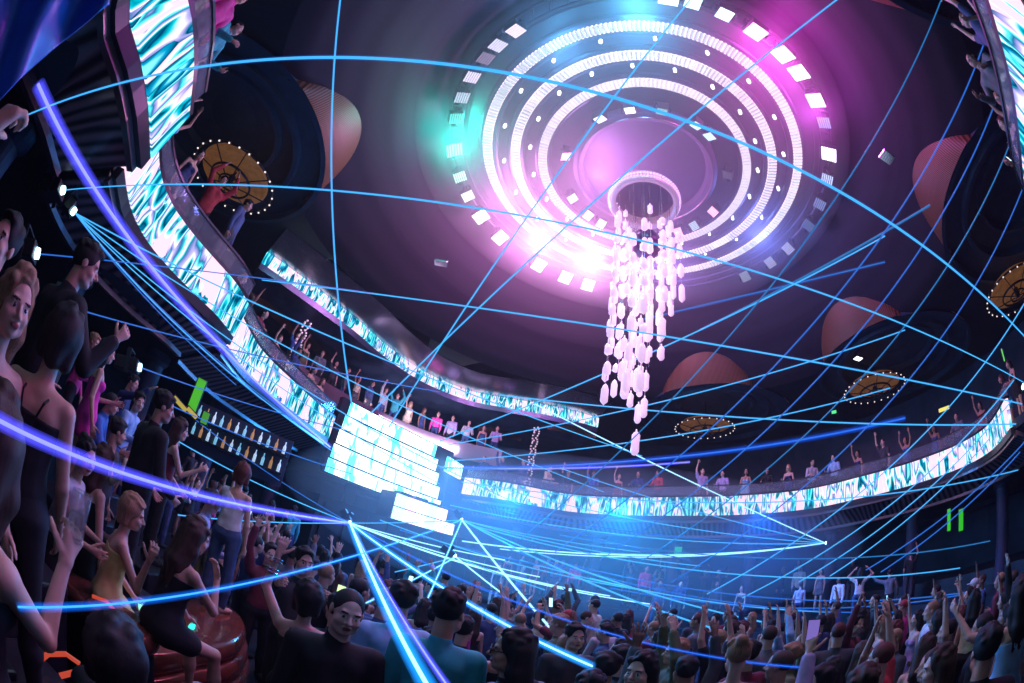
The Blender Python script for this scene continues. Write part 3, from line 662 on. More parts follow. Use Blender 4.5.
def sdf_obj(name, prims, vox, mats, parent=None, paint=None):
    V, Q = surface(prims, vox); me = bpy.data.meshes.new(name)
    me.vertices.add(len(V)); me.vertices.foreach_set('co', V.astype(np.float32).ravel())
    me.loops.add(len(Q)*4); me.loops.foreach_set('vertex_index', Q.ravel().astype(np.int32))
    me.polygons.add(len(Q)); me.polygons.foreach_set('loop_start', np.arange(0, len(Q)*4, 4, dtype=np.int32)); me.polygons.foreach_set('loop_total', np.full(len(Q), 4, np.int32))
    me.polygons.foreach_set('use_smooth', np.ones(len(Q), bool))
    o = bpy.data.objects.new(name, me); COL.objects.link(o)
    for m in mats: me.materials.append(m)
    if paint is not None: me.polygons.foreach_set('material_index', paint(V[Q].mean(1)).astype(np.int32))
    me.update(calc_edges=True)
    if parent is not None: o.parent = parent
    return o

def nrm(v): v = np.array(v, float); return v/(np.linalg.norm(v)+1e-9)
def rotz(a): c, s = math.cos(a), math.sin(a); return np.array([[c, -s, 0], [s, c, 0], [0, 0, 1.0]])
def rotx(a): c, s = math.cos(a), math.sin(a); return np.array([[1.0, 0, 0], [0, c, -s], [0, s, c]])
def roty(a): c, s = math.cos(a), math.sin(a); return np.array([[c, 0, s], [0, 1.0, 0], [-s, 0, c]])

def hand_prims(w, d, n, side, curl, S, fr=.0085, spread=.10):
    # w wrist, d direction of the palm, n palm normal (the way the fingers close), side +1 thumb on cross(d, n)
    d = nrm(d); n = nrm(np.array(n)-d*(np.array(n) @ d)); u = np.cross(d, n)*side; P = []
    for q in (-.026, -.009, .009, .026): P.append(cone(w+d*.012*S, w+(d*.085+u*q)*S, .017*S, .0135*S, .014, tag='hand'))
    for i, (q, L) in enumerate(((.030, .070), (.010, .080), (-.010, .074), (-.029, .058))):
        b = w+(d*.088+u*q)*S; dd = nrm(d+u*spread*(q/.03)); cu = curl if not hasattr(curl, '__len__') else curl[i]; nn = nrm(n-dd*(n @ dd)); cu = cu*1.35
        for j, f in enumerate((.45, .32, .23)):
            a = cu*(.42+.22*j); dd2 = nrm(dd*math.cos(a)+nn*math.sin(a)); nn = nrm(nn*math.cos(a)-dd*math.sin(a)); e = b+dd2*L*f*S
            P.append(cone(b, e, (fr-.0006*j)*S, (fr-.0011*(j+1))*S, .005, tag='hand')); b = e; dd = dd2
    b = w+(d*.028+u*.026)*S; cu = curl if not hasattr(curl, '__len__') else curl[0]
    dd = nrm(d*.62+u*(.80-.35*cu)+n*.55*cu)
    for L, r1, r2 in ((.040, .013, .011), (.032, .010, .009), (.024, .009, .0075)):
        e = b+dd*L*S; P.append(cone(b, e, r1*S, r2*S, .008, tag='hand')); b = e; dd = nrm(dd+d*.25+n*.35*cu)
    return P

def body(pose):
    """pose -> joints and body surface pieces. Facing +y, feet at z = 0 (or the seat height given)."""
    S = pose.get('H', 1.75)/1.75; f = pose.get('female', False)
    T = rotz(R_(pose.get('twist', 0))) @ rotx(R_(-pose.get('lean', 0))) @ roty(R_(pose.get('side', 0)))
    pel = np.array([0, 0, pose.get('pelvis', .93)*S]); up = T @ np.array([0, 0, 1.0]); rt = T @ np.array([1.0, 0, 0]); fd = T @ np.array([0, 1.0, 0])
    P = []; J = dict(S=S, pel=pel, up=up, rt=rt, fd=fd, T=T); hw = .092 if f else .088; sw = .158 if f else .19
    def A(tag_, *a, **k): P.append(cone(*a, tag=tag_, **k))
    r0 = rotz(R_(pose.get('twist', 0)*.5)) @ np.array([1.0, 0, 0])
    for s in (-1, 1):
        A('pelvis', pel+r0*s*.055*S, pel+r0*s*.05*S+up*.08*S, (.102 if f else .100)*S, (.085 if f else .096)*S, k=.05)
        A('torso', pel+rt*s*.045*S+up*.10*S, pel+rt*s*.04*S+up*.20*S, (.076 if f else .092)*S, (.072 if f else .090)*S, k=.05)
        A('torso', pel+rt*s*.04*S+up*.20*S, pel+rt*s*(.066 if f else .082)*S+up*.40*S, (.074 if f else .092)*S, (.084 if f else .100)*S, k=.05)
        if f: P.append(ell(pel+rt*s*.066*S+up*.335*S+fd*.075*S, np.array([.052, .05, .052])*S, T, k=.03, tag='torso'))
    nb = pel+up*.50*S; J['nb'] = nb; hd = rotz(R_(pose.get('twist', 0)+pose.get('yaw', 0))) @ rotx(R_(pose.get('pitch', 0)-pose.get('lean', 0)*.4)) @ roty(R_(pose.get('roll', 0)))
    hc = nb+up*.07*S+hd @ np.array([0, .025, .135])*S; J['hc'] = hc; J['hd'] = hd
    A('neck', nb-up*.02*S, hc+hd @ np.array([0, -.02, -.06])*S, (.048 if f else .058)*S, (.044 if f else .054)*S, k=.025)
    hip = []
    for s in (-1, 1):
        sh = nb+rt*s*sw*S-up*.045*S; A('torso', nb-up*.035*S+rt*s*.03*S, sh-rt*s*.015*S, .052*S, (.044 if f else .056)*S, k=.03)
        ua, fa = pose['arms'][(s+1)//2][:2]; ua = T @ nrm(ua); fa = T @ nrm(fa); el = sh+ua*.29*S; wr = el+fa*.25*S; key = 'L' if s < 0 else 'R'
        A('uarm'+key, sh, el, (.041 if f else .052)*S, (.033 if f else .040)*S, k=.02); A('farm'+key, el, wr, (.034 if f else .041)*S, (.022 if f else .027)*S, k=.012)
        op = pose['arms'][(s+1)//2][2] if len(pose['arms'][(s+1)//2]) > 2 else {}
        hdn = T @ nrm(op['dir']) if 'dir' in op else fa
        pn = T @ nrm(op.get('palm', (-s, .3, 0)))
        P.extend(hand_prims(wr, hdn, pn, op.get('thumb', s if True else 1), op.get('curl', .45), S, pose.get('fr', .0095), op.get('spread', .10)))
        J['sh'+key], J['el'+key], J['wr'+key] = sh, el, wr; J['hand'+key] = wr+hdn*.10*S; J['hdir'+key] = hdn; J['palm'+key] = pn
        hp = pel+r0*s*hw*S-np.array([0, 0, .02])*S; tl, sl_ = pose.get('legs', [((-.06, .0, -1), (0, -.02, -1)), ((.06, .0, -1), (0, -.02, -1))])[(s+1)//2][:2]
        kn = hp+nrm(tl)*.42*S; an = kn+nrm(sl_)*.41*S
        A('thigh'+key, hp, kn, (.082 if f else .080)*S, (.050 if f else .056)*S, k=.03); A('shin'+key, kn, an+(kn-an)*.45, (.046)*S, (.052)*S, k=.02); A('shin'+key, an+(kn-an)*.5, an, .05*S, .030*S, k=.02)
        ft = nrm(np.array([s*.25, 1, 0])) if 'ft' not in pose else nrm(pose['ft'])
        hl = pose.get('heel', 0)
        A('foot'+key, an-np.array([0, 0, .035])*S-ft*.02*S, an+(ft*.13-np.array([0, 0, .052+hl*.0]))*S, .036*S, .030*S, k=.015); A('foot'+key, an+(ft*.10-np.array([0, 0, .055]))*S, an+(ft*.175-np.array([0, 0, .060]))*S, .030*S, .022*S, k=.015)
        J['kn'+key], J['an'+key], J['hip'+key], J['ft'+key] = kn, an, hp, ft
    # head with a face
    def h(x, y, z): return hc+hd @ (np.array([x, y, z])*S)
    e = lambda c, r, k=.015, **kw: P.append(ell(h(*c), np.array(r)*S, hd, k=k, tag=kw.pop('tag', 'head'), **kw))
    e((0, -.014, .028), (.075, .094, .086)); e((0, .028, -.03), (.060, .058, .082), .02); e((0, .058, -.088), (.028 if f else .034, .028, .024), .02)
    A('head', h(-.04, .030, -.075), h(.04, .030, -.075), .026*S, .026*S, k=.03)
    A('head', h(0, .083, .008), h(0, .108, -.026), .008*S, .0125*S, k=.008); A('head', h(-.012, .092, -.032), h(.012, .092, -.032), .009*S, .009*S, k=.006)
    A('head', h(-.038, .072, .022), h(.038, .072, .022), .013*S, .013*S, k=.012)
    for s in (-1, 1):
        e((s*.040, .056, -.032), (.026, .026, .024), .02); e((s*.077, -.008, -.006), (.010, .020, .031), .006, tag='ear')
    for s in (-1, 1): P.append(ell(h(s*.031, .092, -.001), np.array([.018, .014, .011])*S, hd, k=.010, neg=True, tag='x'))
    for s in (-1, 1): e((s*.031, .071, -.001), (.0135, .0135, .0115), .003)
    A('head', h(-.017, .088, -.056), h(.017, .088, -.056), .0075*S, .0075*S, k=.006); A('head', h(-.013, .087, -.066), h(.013, .087, -.066), .0075*S, .0075*S, k=.005)
    J['h'] = h
    # negatives must come right after the face
    return P, J
def part_of(P, tags, grow, t0=0, t1=1, k=None):
    out = []
    for p in P:
        if p.get('neg') or p.get('tag') not in tags: continue
        if 'a' in p:
            a = p['a']+(p['b']-p['a'])*t0; b = p['a']+(p['b']-p['a'])*t1; ra = p['ra']+(p['rb']-p['ra'])*t0; rb = p['ra']+(p['rb']-p['ra'])*t1
            out.append(cone(a, b, ra+grow, rb+grow, k or p['k']))
        else:
            q = p; base = q['fn']; out.append(dict(fn=(lambda X, Y, Z, base=base, g=grow: base(X, Y, Z)-g), lo=q['lo']-grow, hi=q['hi']+grow, k=k or q['k']))
    return out
def cut_above(pt, nrm_, big=.6):     # a half-space as a big negative ball
    n = nrm(nrm_); c = np.array(pt)+n*3.0
    return dict(fn=lambda X, Y, Z: np.sqrt((X-c[0])**2+(Y-c[1])**2+(Z-c[2])**2)-3.0, lo=np.array(pt)-1.5, hi=np.array(pt)+1.5, k=.004, neg=True)
def hair_prims(J, style, S):
    h = J['h']; hd = J['hd']; P = []
    e = lambda c, r, k=.02, **kw: P.append(ell(h(*c), np.array(r)*S, hd, k=k, **kw))
    def c_(a, b, ra, rb, k=.03): P.append(cone(a, b, ra*S, rb*S, k=k))
    if style == 'bald': return None
    if style == 'buzz': e((0, -.020, .034), (.080, .096, .088))
    elif style == 'short': e((0, -.022, .040), (.086, .102, .094)); e((0, .045, .098), (.055, .045, .026), .03)
    elif style == 'bob': e((0, -.028, .035), (.094, .108, .096)); [c_(h(s*.062, -.03, .02), h(s*.066, -.035, -.085), .042, .034) for s in (-1, 1)]; c_(h(0, -.075, .0), h(0, -.07, -.09), .058, .045)
    elif style == 'bun': e((0, -.022, .036), (.084, .100, .092)); e((0, -.09, .115), (.042, .042, .042), .02)
    elif style == 'cap': e((0, -.020, .045), (.087, .104, .088)); P.append(ell(h(0, .105, .048), np.array([.07, .06, .010])*S, hd, k=.01))
    else:
        e((0, -.026, .036), (.088, .104, .095)); dn = -J['up'] if style != 'long' or True else 0
        for s in (-1, 1):
            a = h(s*.068, -.03, .02); b = h(s*.072, -.03, -.10); c_(a, b, .036, .038); c_(b, b+(dn*.17-J['fd']*.045+J['rt']*s*.006)*S, .040, .024)
            a = h(s*.035, -.075, .01); c_(a, a+(dn*.22-J['fd']*.035)*S, .05, .045); c_(a+(dn*.22-J['fd']*.035)*S, a+(dn*(.40 if style == 'long' else .30)-J['fd']*.02)*S, .045, .022)
    rb = random.Random(sum(map(ord, style)))
    if style not in ('buzz', 'cap'):     # tufts, so the crown is not a smooth cap
        for i in range(26):
            a_, t_ = rb.uniform(0, 2*PI), rb.uniform(.1, 1.25); q_ = (.080*math.cos(a_)*math.sin(t_), -.024+.094*math.sin(a_)*math.sin(t_), .040+.088*math.cos(t_))
            e(q_, (rb.uniform(.014, .024), rb.uniform(.018, .034), rb.uniform(.014, .026)), .012)
    # keep the face clear
    if style == 'cap': P.append(ell(h(0, .085, -.055), np.array([.085, .075, .098])*S, hd, k=.008, neg=True))
    else: P.append(ell(h(0, .113, -.024), np.array([.075, .090, .128])*S, hd, k=.010, neg=True))
    if style in ('short', 'buzz'): P.append(ell(h(0, .03, -.10), np.array([.12, .085, .10])*S, hd, k=.010, neg=True))
    return P
SKINS = [mat('skin_tone', c, .5, noise=.08, nscale=20) for c in ((.62, .36, .27), (.48, .26, .18), (.30, .15, .10), (.70, .44, .34))]
HAIRS = {k: mat('hair_'+k, c, .7, noise=.35, nscale=26, bump=.8) for k, c in dict(black=(.012, .010, .010), brown=(.05, .025, .015), blond=(.34, .20, .11), auburn=(.10, .02, .015), grey=(.25, .25, .27)).items()}
for m_ in HAIRS.values():           # combed strands: the noise is drawn out along the hair
    n_ = m_.node_tree; tc_ = next(q for q in n_.nodes if q.type == 'TEX_COORD'); tx_ = next(q for q in n_.nodes if q.type == 'TEX_NOISE'); mp_ = n_.nodes.new('ShaderNodeMapping'); mp_.inputs['Scale'].default_value = (6, 6, .35)
    n_.links.new(tc_.outputs['Object'], mp_.inputs['Vector']); n_.links.new(mp_.outputs[0], tx_.inputs['Vector'])
EYEW = mat('eye_white', (.75, .72, .72), .3); EYED = mat('eye_dark', (.02, .012, .01), .25); LIP = mat('lips', (.38, .09, .09), .4); BROW = mat('brow', (.03, .018, .012), .7)
CL = {k: mat('cloth_'+k, c, .8, noise=.18, nscale=14, bump=.25) for k, c in dict(black=(.012, .012, .016), white=(.72, .74, .78), navy=(.02, .04, .14), grey=(.16, .17, .20), denim=(.05, .09, .22), red=(.40, .03, .04), blue=(.05, .16, .50), pink=(.75, .06, .35), teal=(.04, .38, .42), cream=(.70, .62, .42), charcoal=(.05, .05, .06), maroon=(.16, .02, .04), lilac=(.45, .35, .60), olive=(.12, .13, .06), gold=(.85, .70, .28), skyblue=(.30, .50, .75), fuchsia=(.80, .03, .40), silver=(.5, .5, .55)).items()}
def face_paint(J):
    S = J['S']; h = J['h']; hd = J['hd']
    def fn(C):
        out = np.zeros(len(C), int); Lc = (C-J['hc']) @ hd/S
        nz1 = lambda c, r: (((Lc-np.array(c))/np.array(r))**2).sum(1) < 1
        for s in (-1, 1):
            out[nz1((s*.031, .080, -.001), (.0150, .012, .0085))] = 1
            out[nz1((s*.031, .085, -.001), (.0070, .012, .0085))] = 2
            out[nz1((s*.033, .085, .0225), (.020, .020, .0052))] = 4
        out[nz1((0, .094, -.060), (.022, .016, .0105))] = 3
        return out
    return fn
def shoe_prims(P, J, heels=False, ks='LR'):
    S = J['S']; Q = part_of(P, tuple('foot'+k for k in ks), .010)
    for k in ks:
        a = J['an'+k]; ft = J['ft'+k]; Q.append(ell(a+(ft*.07-np.array([0, 0, .080]))*S, np.array([.05, .13, .014])*S, np.stack([np.cross(ft, [0, 0, 1]), ft, [0, 0, 1]], 1), k=.01))
        if heels: Q.append(cone(a+(-ft*.03-np.array([0, 0, .05]))*S, a+(-ft*.04-np.array([0, 0, .15]))*S, .015, .008, k=.01)); Q.append(cone(a+(ft*.12-np.array([0, 0, .08]))*S, a+(ft*.12-np.array([0, 0, .14]))*S, .02, .018, k=.01))
    return Q
def person(pose, look, vox=.011, loc=(0, 0, 0), rz=0.0, label=None, group=None):
    """look: skin, hair(style,colour), top(kind,colour), bottom(kind,colour), shoes"""
    P, J = body(pose); S = J['S']; rt = empty('person', loc, rz)
    tops, bots = look.get('top', ('tshirt', 'black')), look.get('bottom', ('trousers', 'black'))
    b = sdf_obj('body', P, vox, [SKINS[look.get('skin', 0)], EYEW, EYED, LIP, BROW], rt, face_paint(J))
    V0 = min((v.co.z for v in b.data.vertices), default=0)
    hp = hair_prims(J, look['hair'][0], S)
    if hp: sdf_obj('hair' if look['hair'][0] != 'cap' else 'cap', hp, vox, [HAIRS.get(look['hair'][1]) or CL[look['hair'][1]]], rt)
    kind, col = tops; up = J['up']; nb = J['nb']; g = .011*S
    if kind:
        Q = part_of(P, ('torso', 'pelvis') if kind in ('shirt', 'tshirt', 'jacket', 'vest', 'oneshoulder') else ('torso',), g if kind != 'jacket' else .02*S)
        if kind in ('shirt', 'jacket'): Q += part_of(P, ('uarmL', 'uarmR'), g+.004)+part_of(P, ('farmL', 'farmR'), g+.003, 0, .93)
        if kind == 'tshirt': Q += part_of(P, ('uarmL', 'uarmR'), g+.006, 0, .55)
        if kind in ('shirt', 'jacket'): Q += [cone(nb-up*.0*S, nb+up*.035*S, .066*S, .062*S, k=.02)]
        if kind in ('strap', 'tube', 'minidress', 'gown'): Q = part_of(P, ('torso',), .008*S)+part_of(P, ('pelvis',), .010*S)
        if kind in ('minidress', 'gown'):
            t1 = .40 if kind == 'minidress' else .8
            Q += part_of(P, ('thighL', 'thighR'), .018*S, 0, t1, k=.09)
            m = [(J['hip'+k]+(J['kn'+k]-J['hip'+k])*t1) for k in 'LR']; Q.append(cone(m[0], m[1], .075*S, .075*S, k=.08))
        if kind in ('strap', 'tube', 'minidress', 'gown', 'oneshoulder'):
            # open neckline: clear above the chest line
            ln = nb-up*(.115 if kind != 'oneshoulder' else .075)*S
            n_ = up if kind != 'oneshoulder' else nrm(up+J['rt']*.75*pose.get('bare', 1))
            Q.append(cut_above(ln, n_))
        if kind in ('vest',):
            pass
        o = sdf_obj({'jacket': 'jacket', 'shirt': 'shirt', 'tshirt': 'shirt', 'vest': 'vest'}.get(kind, 'dress' if kind in ('minidress', 'gown') else 'top'), Q, vox*1.0, [CL[col]], rt)
        if kind in ('strap', 'minidress', 'gown') and look.get('straps', True):
            for s in (-1, 1):
                q = [nb+(J['rt']*s*.07-up*.13+J['fd']*.10)*S, nb+(J['rt']*s*.075-up*.0+J['fd']*.02)*S, nb+(J['rt']*s*.06-up*.05-J['fd']*.095)*S, nb+(J['rt']*s*.03-up*.16-J['fd']*.105)*S]
                mb = MB(); mb.tube(q, .006, 6); obj('strap', mb, CL[col], rt)
    kind, col = bots
    if kind:
        if kind == 'trousers': Q = part_of(P, ('pelvis',), .016*S)+part_of(P, ('thighL', 'thighR'), .012*S)+part_of(P, ('shinL', 'shinR'), .016*S, 0, .97); Q.append(cut_above(J['pel']+up*.10*S, up))
        elif kind == 'shorts': Q = part_of(P, ('pelvis',), .016*S)+part_of(P, ('thighL', 'thighR'), .012*S, 0, .4); Q.append(cut_above(J['pel']+up*.10*S, up))
        sdf_obj('trousers' if kind == 'trousers' else 'shorts', Q, vox*1.2, [CL[col]], rt)
    if look.get('shoes', True): [sdf_obj('shoe', shoe_prims(P, J, look.get('heels', False), k), vox*1.1, [CL[look.get('shoecol', 'black')]], rt) for k in 'LR']
    zmin = V0 if not look.get('shoes', True) else min(V0, min(min(J['anL'][2], J['anR'][2])-.094*S-(.07*S if look.get('heels') else 0), 9))
    if 'seat' in pose: zmin = 0
    rt['zmin'] = float(zmin)
    for c in rt.children: c.location = (0, 0, -zmin)
    rt['J'] = 0; del rt['J']
    if label: tag(rt, label, 'person', group)
    JJ = {k: (v if not isinstance(v, np.ndarray) or v.shape != (3,) or k in ('up', 'rt', 'fd', 'hdirL', 'hdirR', 'palmL', 'palmR', 'ftL', 'ftR') else v+np.array([0, 0, -zmin])) for k, v in J.items()}
    del rt['zmin']
    return rt, JJ
def toworld(rt, p): c, s = math.cos(rt.rotation_euler[2]), math.sin(rt.rotation_euler[2]); return np.array([rt.location[0]+c*p[0]-s*p[1], rt.location[1]+s*p[0]+c*p[1], rt.location[2]+p[2]])
def phone(loc, face, up, label, col=(.5, .8, 1), s=1.6, group='phones held up in the crowd'):
    # face: way the lit screen looks
    fz = Vector(face).normalized(); u = Vector(up); u = (u-fz*u.dot(fz)).normalized(); x = u.cross(fz)
    Rm = Matrix((x, u, fz)).transposed(); t = empty('phone', loc); t.rotation_euler = Rm.to_euler(); tag(t, label, 'phone', group)
    mb = MB(); mb.box((0, 0, 0), (.074, .15, .009)); obj('case', mb, M['black'], t, bevel=.003)
    mb = MB(); mb.box((0, 0, .0052), (.066, .138, .001)); obj('lit_screen', mb, cellmat(col, s), t)
    mb = MB(); mb.lathe([(0, .002), (.008, .002), (.008, 0)], 10, (.02, .055, -.0065)); mb.lathe([(0, .002), (.008, .002), (.008, 0)], 10, (.02, .035, -.0065)); obj('camera_lens', mb, M['chrome'], t)
    return t
# ================================================================== PEOPLE, placed
def terr(x, y):
    R = math.hypot(x-CX, y-CY); return 0 if R < 8.1 else .5 if R < 9.6 else 1.0 if R < 12.2 else 1.5
def az(a): return -R_(a)                       # compass bearing (0 = into the hall) -> rotation
dn = (-.16, .02, -1), (-.02, .22, -1); dnR = (.16, .02, -1), (.02, .22, -1)
def riser(x, y, z, w=.8):
    z0 = terr(x, y)
    if z-z0 > .03:
        mb = MB(); mb.box((x, y, (z0+z)/2), (w, w, z-z0)); o = obj('floor_riser', mb, M['floor'], bevel=.02); o['kind'] = 'structure'
def put_head(px, py, dist, pose, look, facing, label, vox=.008, foot=None, rise=True, riserw=.8, **k):
    """stand (or sit) a figure so that its head is at that sight line and distance; foot = sight line of the feet"""
    rt, J = person(pose, look, vox, label=label, **k); rt.rotation_euler = (0, 0, az(facing)); h = J['hc']
    if foot is not None:
        a, b = wdir(px, py), wdir(*foot); ta, tb = a[2]/math.hypot(a[0], a[1]), b[2]/math.hypot(b[0], b[1])
        r = h[2]/(ta-tb); W = atr(px, py, r)
    else: W = atd(px, py, dist)
    c, s = math.cos(az(facing)), math.sin(az(facing))
    x, y = W[0]-(c*h[0]-s*h[1]), W[1]-(s*h[0]+c*h[1]); z = W[2]-h[2]
    rt.location = (x, y, z)
    if rise and 'seat' not in pose:
        if z < terr(x, y)+.10: rt.location = (x, y, terr(x, y))
        else: riser(x, y, z, riserw)
    bpy.context.view_layer.update()
    TAKEN.append((x, y, .56)); print('PUT', label[:50], [round(float(v), 2) for v in rt.location]); return rt, J
TAKEN = [(0, 0, 1.2)]
stand = lambda **k: dict(dict(arms=[dn, dnR]), **k)

# ---- the raised group at the left
w1, J = put_head(242, 474, 0, stand(female=True, H=1.66, yaw=28, pitch=-6, lean=-2, arms=[((-.35, .35, -.75), (.5, .55, .75), dict(palm=(1, .2, .2), curl=.7)), ((.22, -.02, -1), (.03, .14, -1), dict(curl=.6))]),
   dict(hair=('bob', 'auburn'), top=('oneshoulder', 'white'), bottom=('trousers', 'denim'), skin=0, shoes=False), -4, 'person in white one-shoulder top and jeans standing on the bronze sofa', .007, foot=(228, 614), rise=False)
SOFZ = w1.location[2]; SOFX, SOFY = w1.location[0], w1.location[1]
sit = [((-.12, .93, -.12), (-.02, .12, -1)), ((.12, .93, -.12), (.02, .12, -1))]
w2, J2 = put_head(196, 537, 2.95, dict(female=True, H=1.66, seat=1, pelvis=.62, lean=12, yaw=-8, pitch=-4, legs=[((-.10, .92, -.38), (0, .05, -1)), ((.10, .92, -.30), (.0, .1, -1))],
   arms=[((-.25, .62, -.72), (.10, .72, -.65), dict(palm=(.6, 0, -.6), curl=.8)), ((.10, .72, -.55), (-.42, .12, 1), dict(palm=(-.3, -1, .2), curl=.55, dir=(-.3, -.35, 1)))]),
   dict(hair=('long', 'brown'), top=('minidress', 'black'), bottom=(None, None), skin=0, shoecol='silver', heels=True), 18, 'person in a short black dress sitting on the sofa edge, hand at her cheek', .0065)
w3, J3 = put_head(133, 513, 3.25, dict(female=True, H=1.66, seat=1, pelvis=.66, lean=6, yaw=-12, pitch=-6, legs=[((-.12, .80, -.55), (0, .05, -1)), ((.12, .85, -.48), (.0, .08, -1))],
   arms=[((-.18, .2, -1), (.35, .7, -.5), dict(curl=.7)), ((.30, .55, -.75), (.10, .12, 1), dict(palm=(-1, -.2, 0), curl=.5))]),
   dict(hair=('bob', 'blond'), top=('minidress', 'gold'), bottom=(None, None), skin=0, straps=False, heels=True), 38, 'person in a strapless gold dress sitting between two friends in black', .0065)
w4, J4 = put_head(104, 462, 0, stand(female=True, H=1.74, yaw=15, arms=[((-.15, .2, -1), (.1, .8, -.3)), ((.14, .12, -1), (-.08, .24, -1), dict(curl=.5))]),
   dict(hair=('long', 'brown'), top=('minidress', 'black'), bottom=(None, None), skin=0, shoecol='silver', heels=True), 18, 'person with long brown hair standing in a sleeveless black dress and silver heels', .007, foot=(88, 655))
put_head(212, 502, 5.2, stand(yaw=-20, lean=10, arms=[((-.2, .3, -1), (.3, .9, -.2)), ((.3, .5, -.8), (-.3, .9, .1))]), dict(hair=('short', 'black'), top=('shirt', 'lilac'), bottom=('trousers', 'charcoal')), 60, 'person in a pale lilac shirt bending forward behind the white one-shoulder top', .009)
put_head(94, 343, 6.6, stand(yaw=-20, lean=4, female=True, H=1.68, arms=[((-.3, .1, -1), (-.1, .5, -.8)), ((.2, .3, -1), (-.2, .8, .3))]), dict(hair=('short', 'blond'), top=('jacket', 'pink'), bottom=('trousers', 'black')), 40, 'person in a pink blazer high on the left terrace', .009)
put_head(108, 352, 5.0, stand(female=True, H=1.68, yaw=10, lean=-5, arms=[((-.2, .3, -1), (.2, .9, .2)), ((.25, -.1, -1), (.2, .3, -.9))]), dict(hair=('long', 'black'), top=('minidress', 'fuchsia'), bottom=(None, None), skin=0), 30, 'person in a tight fuchsia dress, long black hair down the back', .009)
r_, Jh = put_head(133, 383, 7.0, stand(yaw=-10, lean=8, arms=[((-.2, .3, -1), (.2, .9, .2)), ((.35, .75, .35), (.30, .6, .75), dict(palm=(0, 1, 0), curl=.2, spread=.3))]), dict(hair=('short', 'black'), top=('shirt', 'navy'), bottom=('trousers', 'black')), 58, 'person in a navy shirt pointing one arm up over the left terrace', .009)
put_head(112, 404, 5.5, stand(lean=16, yaw=10, side=8, arms=[((-.2, .5, -1), (.2, .9, .2)), ((.4, .5, -.4), (.1, .9, .5))]), dict(hair=('buzz', 'black'), top=('shirt', 'blue'), bottom=('trousers', 'black'), skin=1), 48, 'person in a royal blue shirt leaning over on the left terrace', .009)
put_head(139, 402, 6.2, stand(lean=10, yaw=-40, arms=[((-.3, .5, -.7), (.3, .9, .3)), ((.3, .4, -.8), (.0, .9, .3))]), dict(hair=('short', 'black'), top=('shirt', 'skyblue'), bottom=('trousers', 'navy')), 70, 'person in a pale turquoise shirt beside the royal blue shirt', .009)
put_head(164, 408, 3.9, stand(yaw=-25, arms=[((-.2, .2, -1), (.2, .6, -.5)), ((.2, .2, -1), (-.2, .7, -.4))]), dict(hair=('short', 'black'), top=('jacket', 'black'), bottom=('trousers', 'black')), 20, 'person in a wide black jacket seen from behind on the left terrace', .009)
put_head(181, 430, 5.2, stand(female=True, H=1.66, arms=[((-.2, .2, -1), (.1, .7, -.5)), ((.1, .5, -.85), (.15, .75, .6), dict(palm=(-1, 0, 0), curl=.9))]), dict(hair=('long', 'brown'), top=('strap', 'maroon'), bottom=('trousers', 'black'), skin=3), 40, 'person in a maroon strap top lifting a small drink on the left terrace', .009)
put_head(88, 448, 3.2, stand(female=True, H=1.66, lean=10, yaw=-30, arms=[((-.2, .4, -1), (.2, .9, .0)), ((.15, .3, -1), (-.1, .9, .1))]), dict(hair=('bun', 'black'), top=('vest', 'silver'), bottom=('trousers', 'black')), 60, 'person in a pale sleeveless vest, black hair in a bun', .009)
put_head(118, 432, 4.7, stand(yaw=30, arms=[dn, ((.3, .6, -.6), (-.1, .6, .7))]), dict(hair=('short', 'black'), top=('tshirt', 'charcoal'), bottom=('trousers', 'black')), 60, 'person in a charcoal t-shirt between the bun and the black jacket', .009)
# close to the lens on the left
w5, J5 = put_head(15, 303, 1.75, stand(female=True, H=1.7, yaw=-8, pitch=-4, roll=8, arms=[((-.2, .1, -1), (0, .3, -1)), ((.2, .3, -1), (-.2, .6, -.2))]), dict(hair=('long', 'blond'), top=('strap', 'black'), bottom=('trousers', 'black'), skin=3), 84, 'smiling blond person at the left edge, face turned to the dance floor', .006)
w6, J6 = put_head(62, 338, 1.95, stand(female=True, H=1.72, yaw=12, lean=-3, arms=[((-.2, .1, -1), (0, .3, -1)), ((.2, .1, -1), (0, .4, -.9))]), dict(hair=('bob', 'black'), top=('strap', 'black'), bottom=('trousers', 'black'), skin=0), -42, 'black-haired person seen from behind, bare upper back, next to the blond one', .007)
put_head(86, 266, 2.9, stand(H=1.86, yaw=-38, arms=[((-.2, .3, -1), (0, .6, -.4)), ((.3, .4, -.6), (.1, .5, .9), dict(curl=.9))]), dict(hair=('short', 'black'), top=('jacket', 'black'), bottom=('trousers', 'black')), -2, 'tall dark-clothed person in profile below the small laser fan', .008)
put_head(70, 322, 3.4, stand(H=1.8, yaw=-30), dict(hair=('short', 'brown'), top=('shirt', 'black'), bottom=('trousers', 'black')), 40, 'short-haired person in profile beside a blue laser lamp', .009)
put_head(2, 243, 2.2, stand(H=1.82, yaw=-20), dict(hair=('short', 'black'), top=('shirt', 'maroon'), bottom=('trousers', 'black')), 120, 'person half cut by the left edge, above the blond head', .008)
w7, J7 = put_head(-8, 440, 1.15, stand(female=True, H=1.66, yaw=50, lean=8, arms=[((-.2, .1, -1), (0, .5, -.9)), ((-.10, .80, -.62), (-.08, .30, .95), dict(palm=(-.8, .3, 0), curl=1.0))]), dict(hair=('long', 'brown'), top=('minidress', 'black'), bottom=(None, None), skin=3), -12, 'long-haired person in black seen from behind at the lower left, holding up a glass', .006)
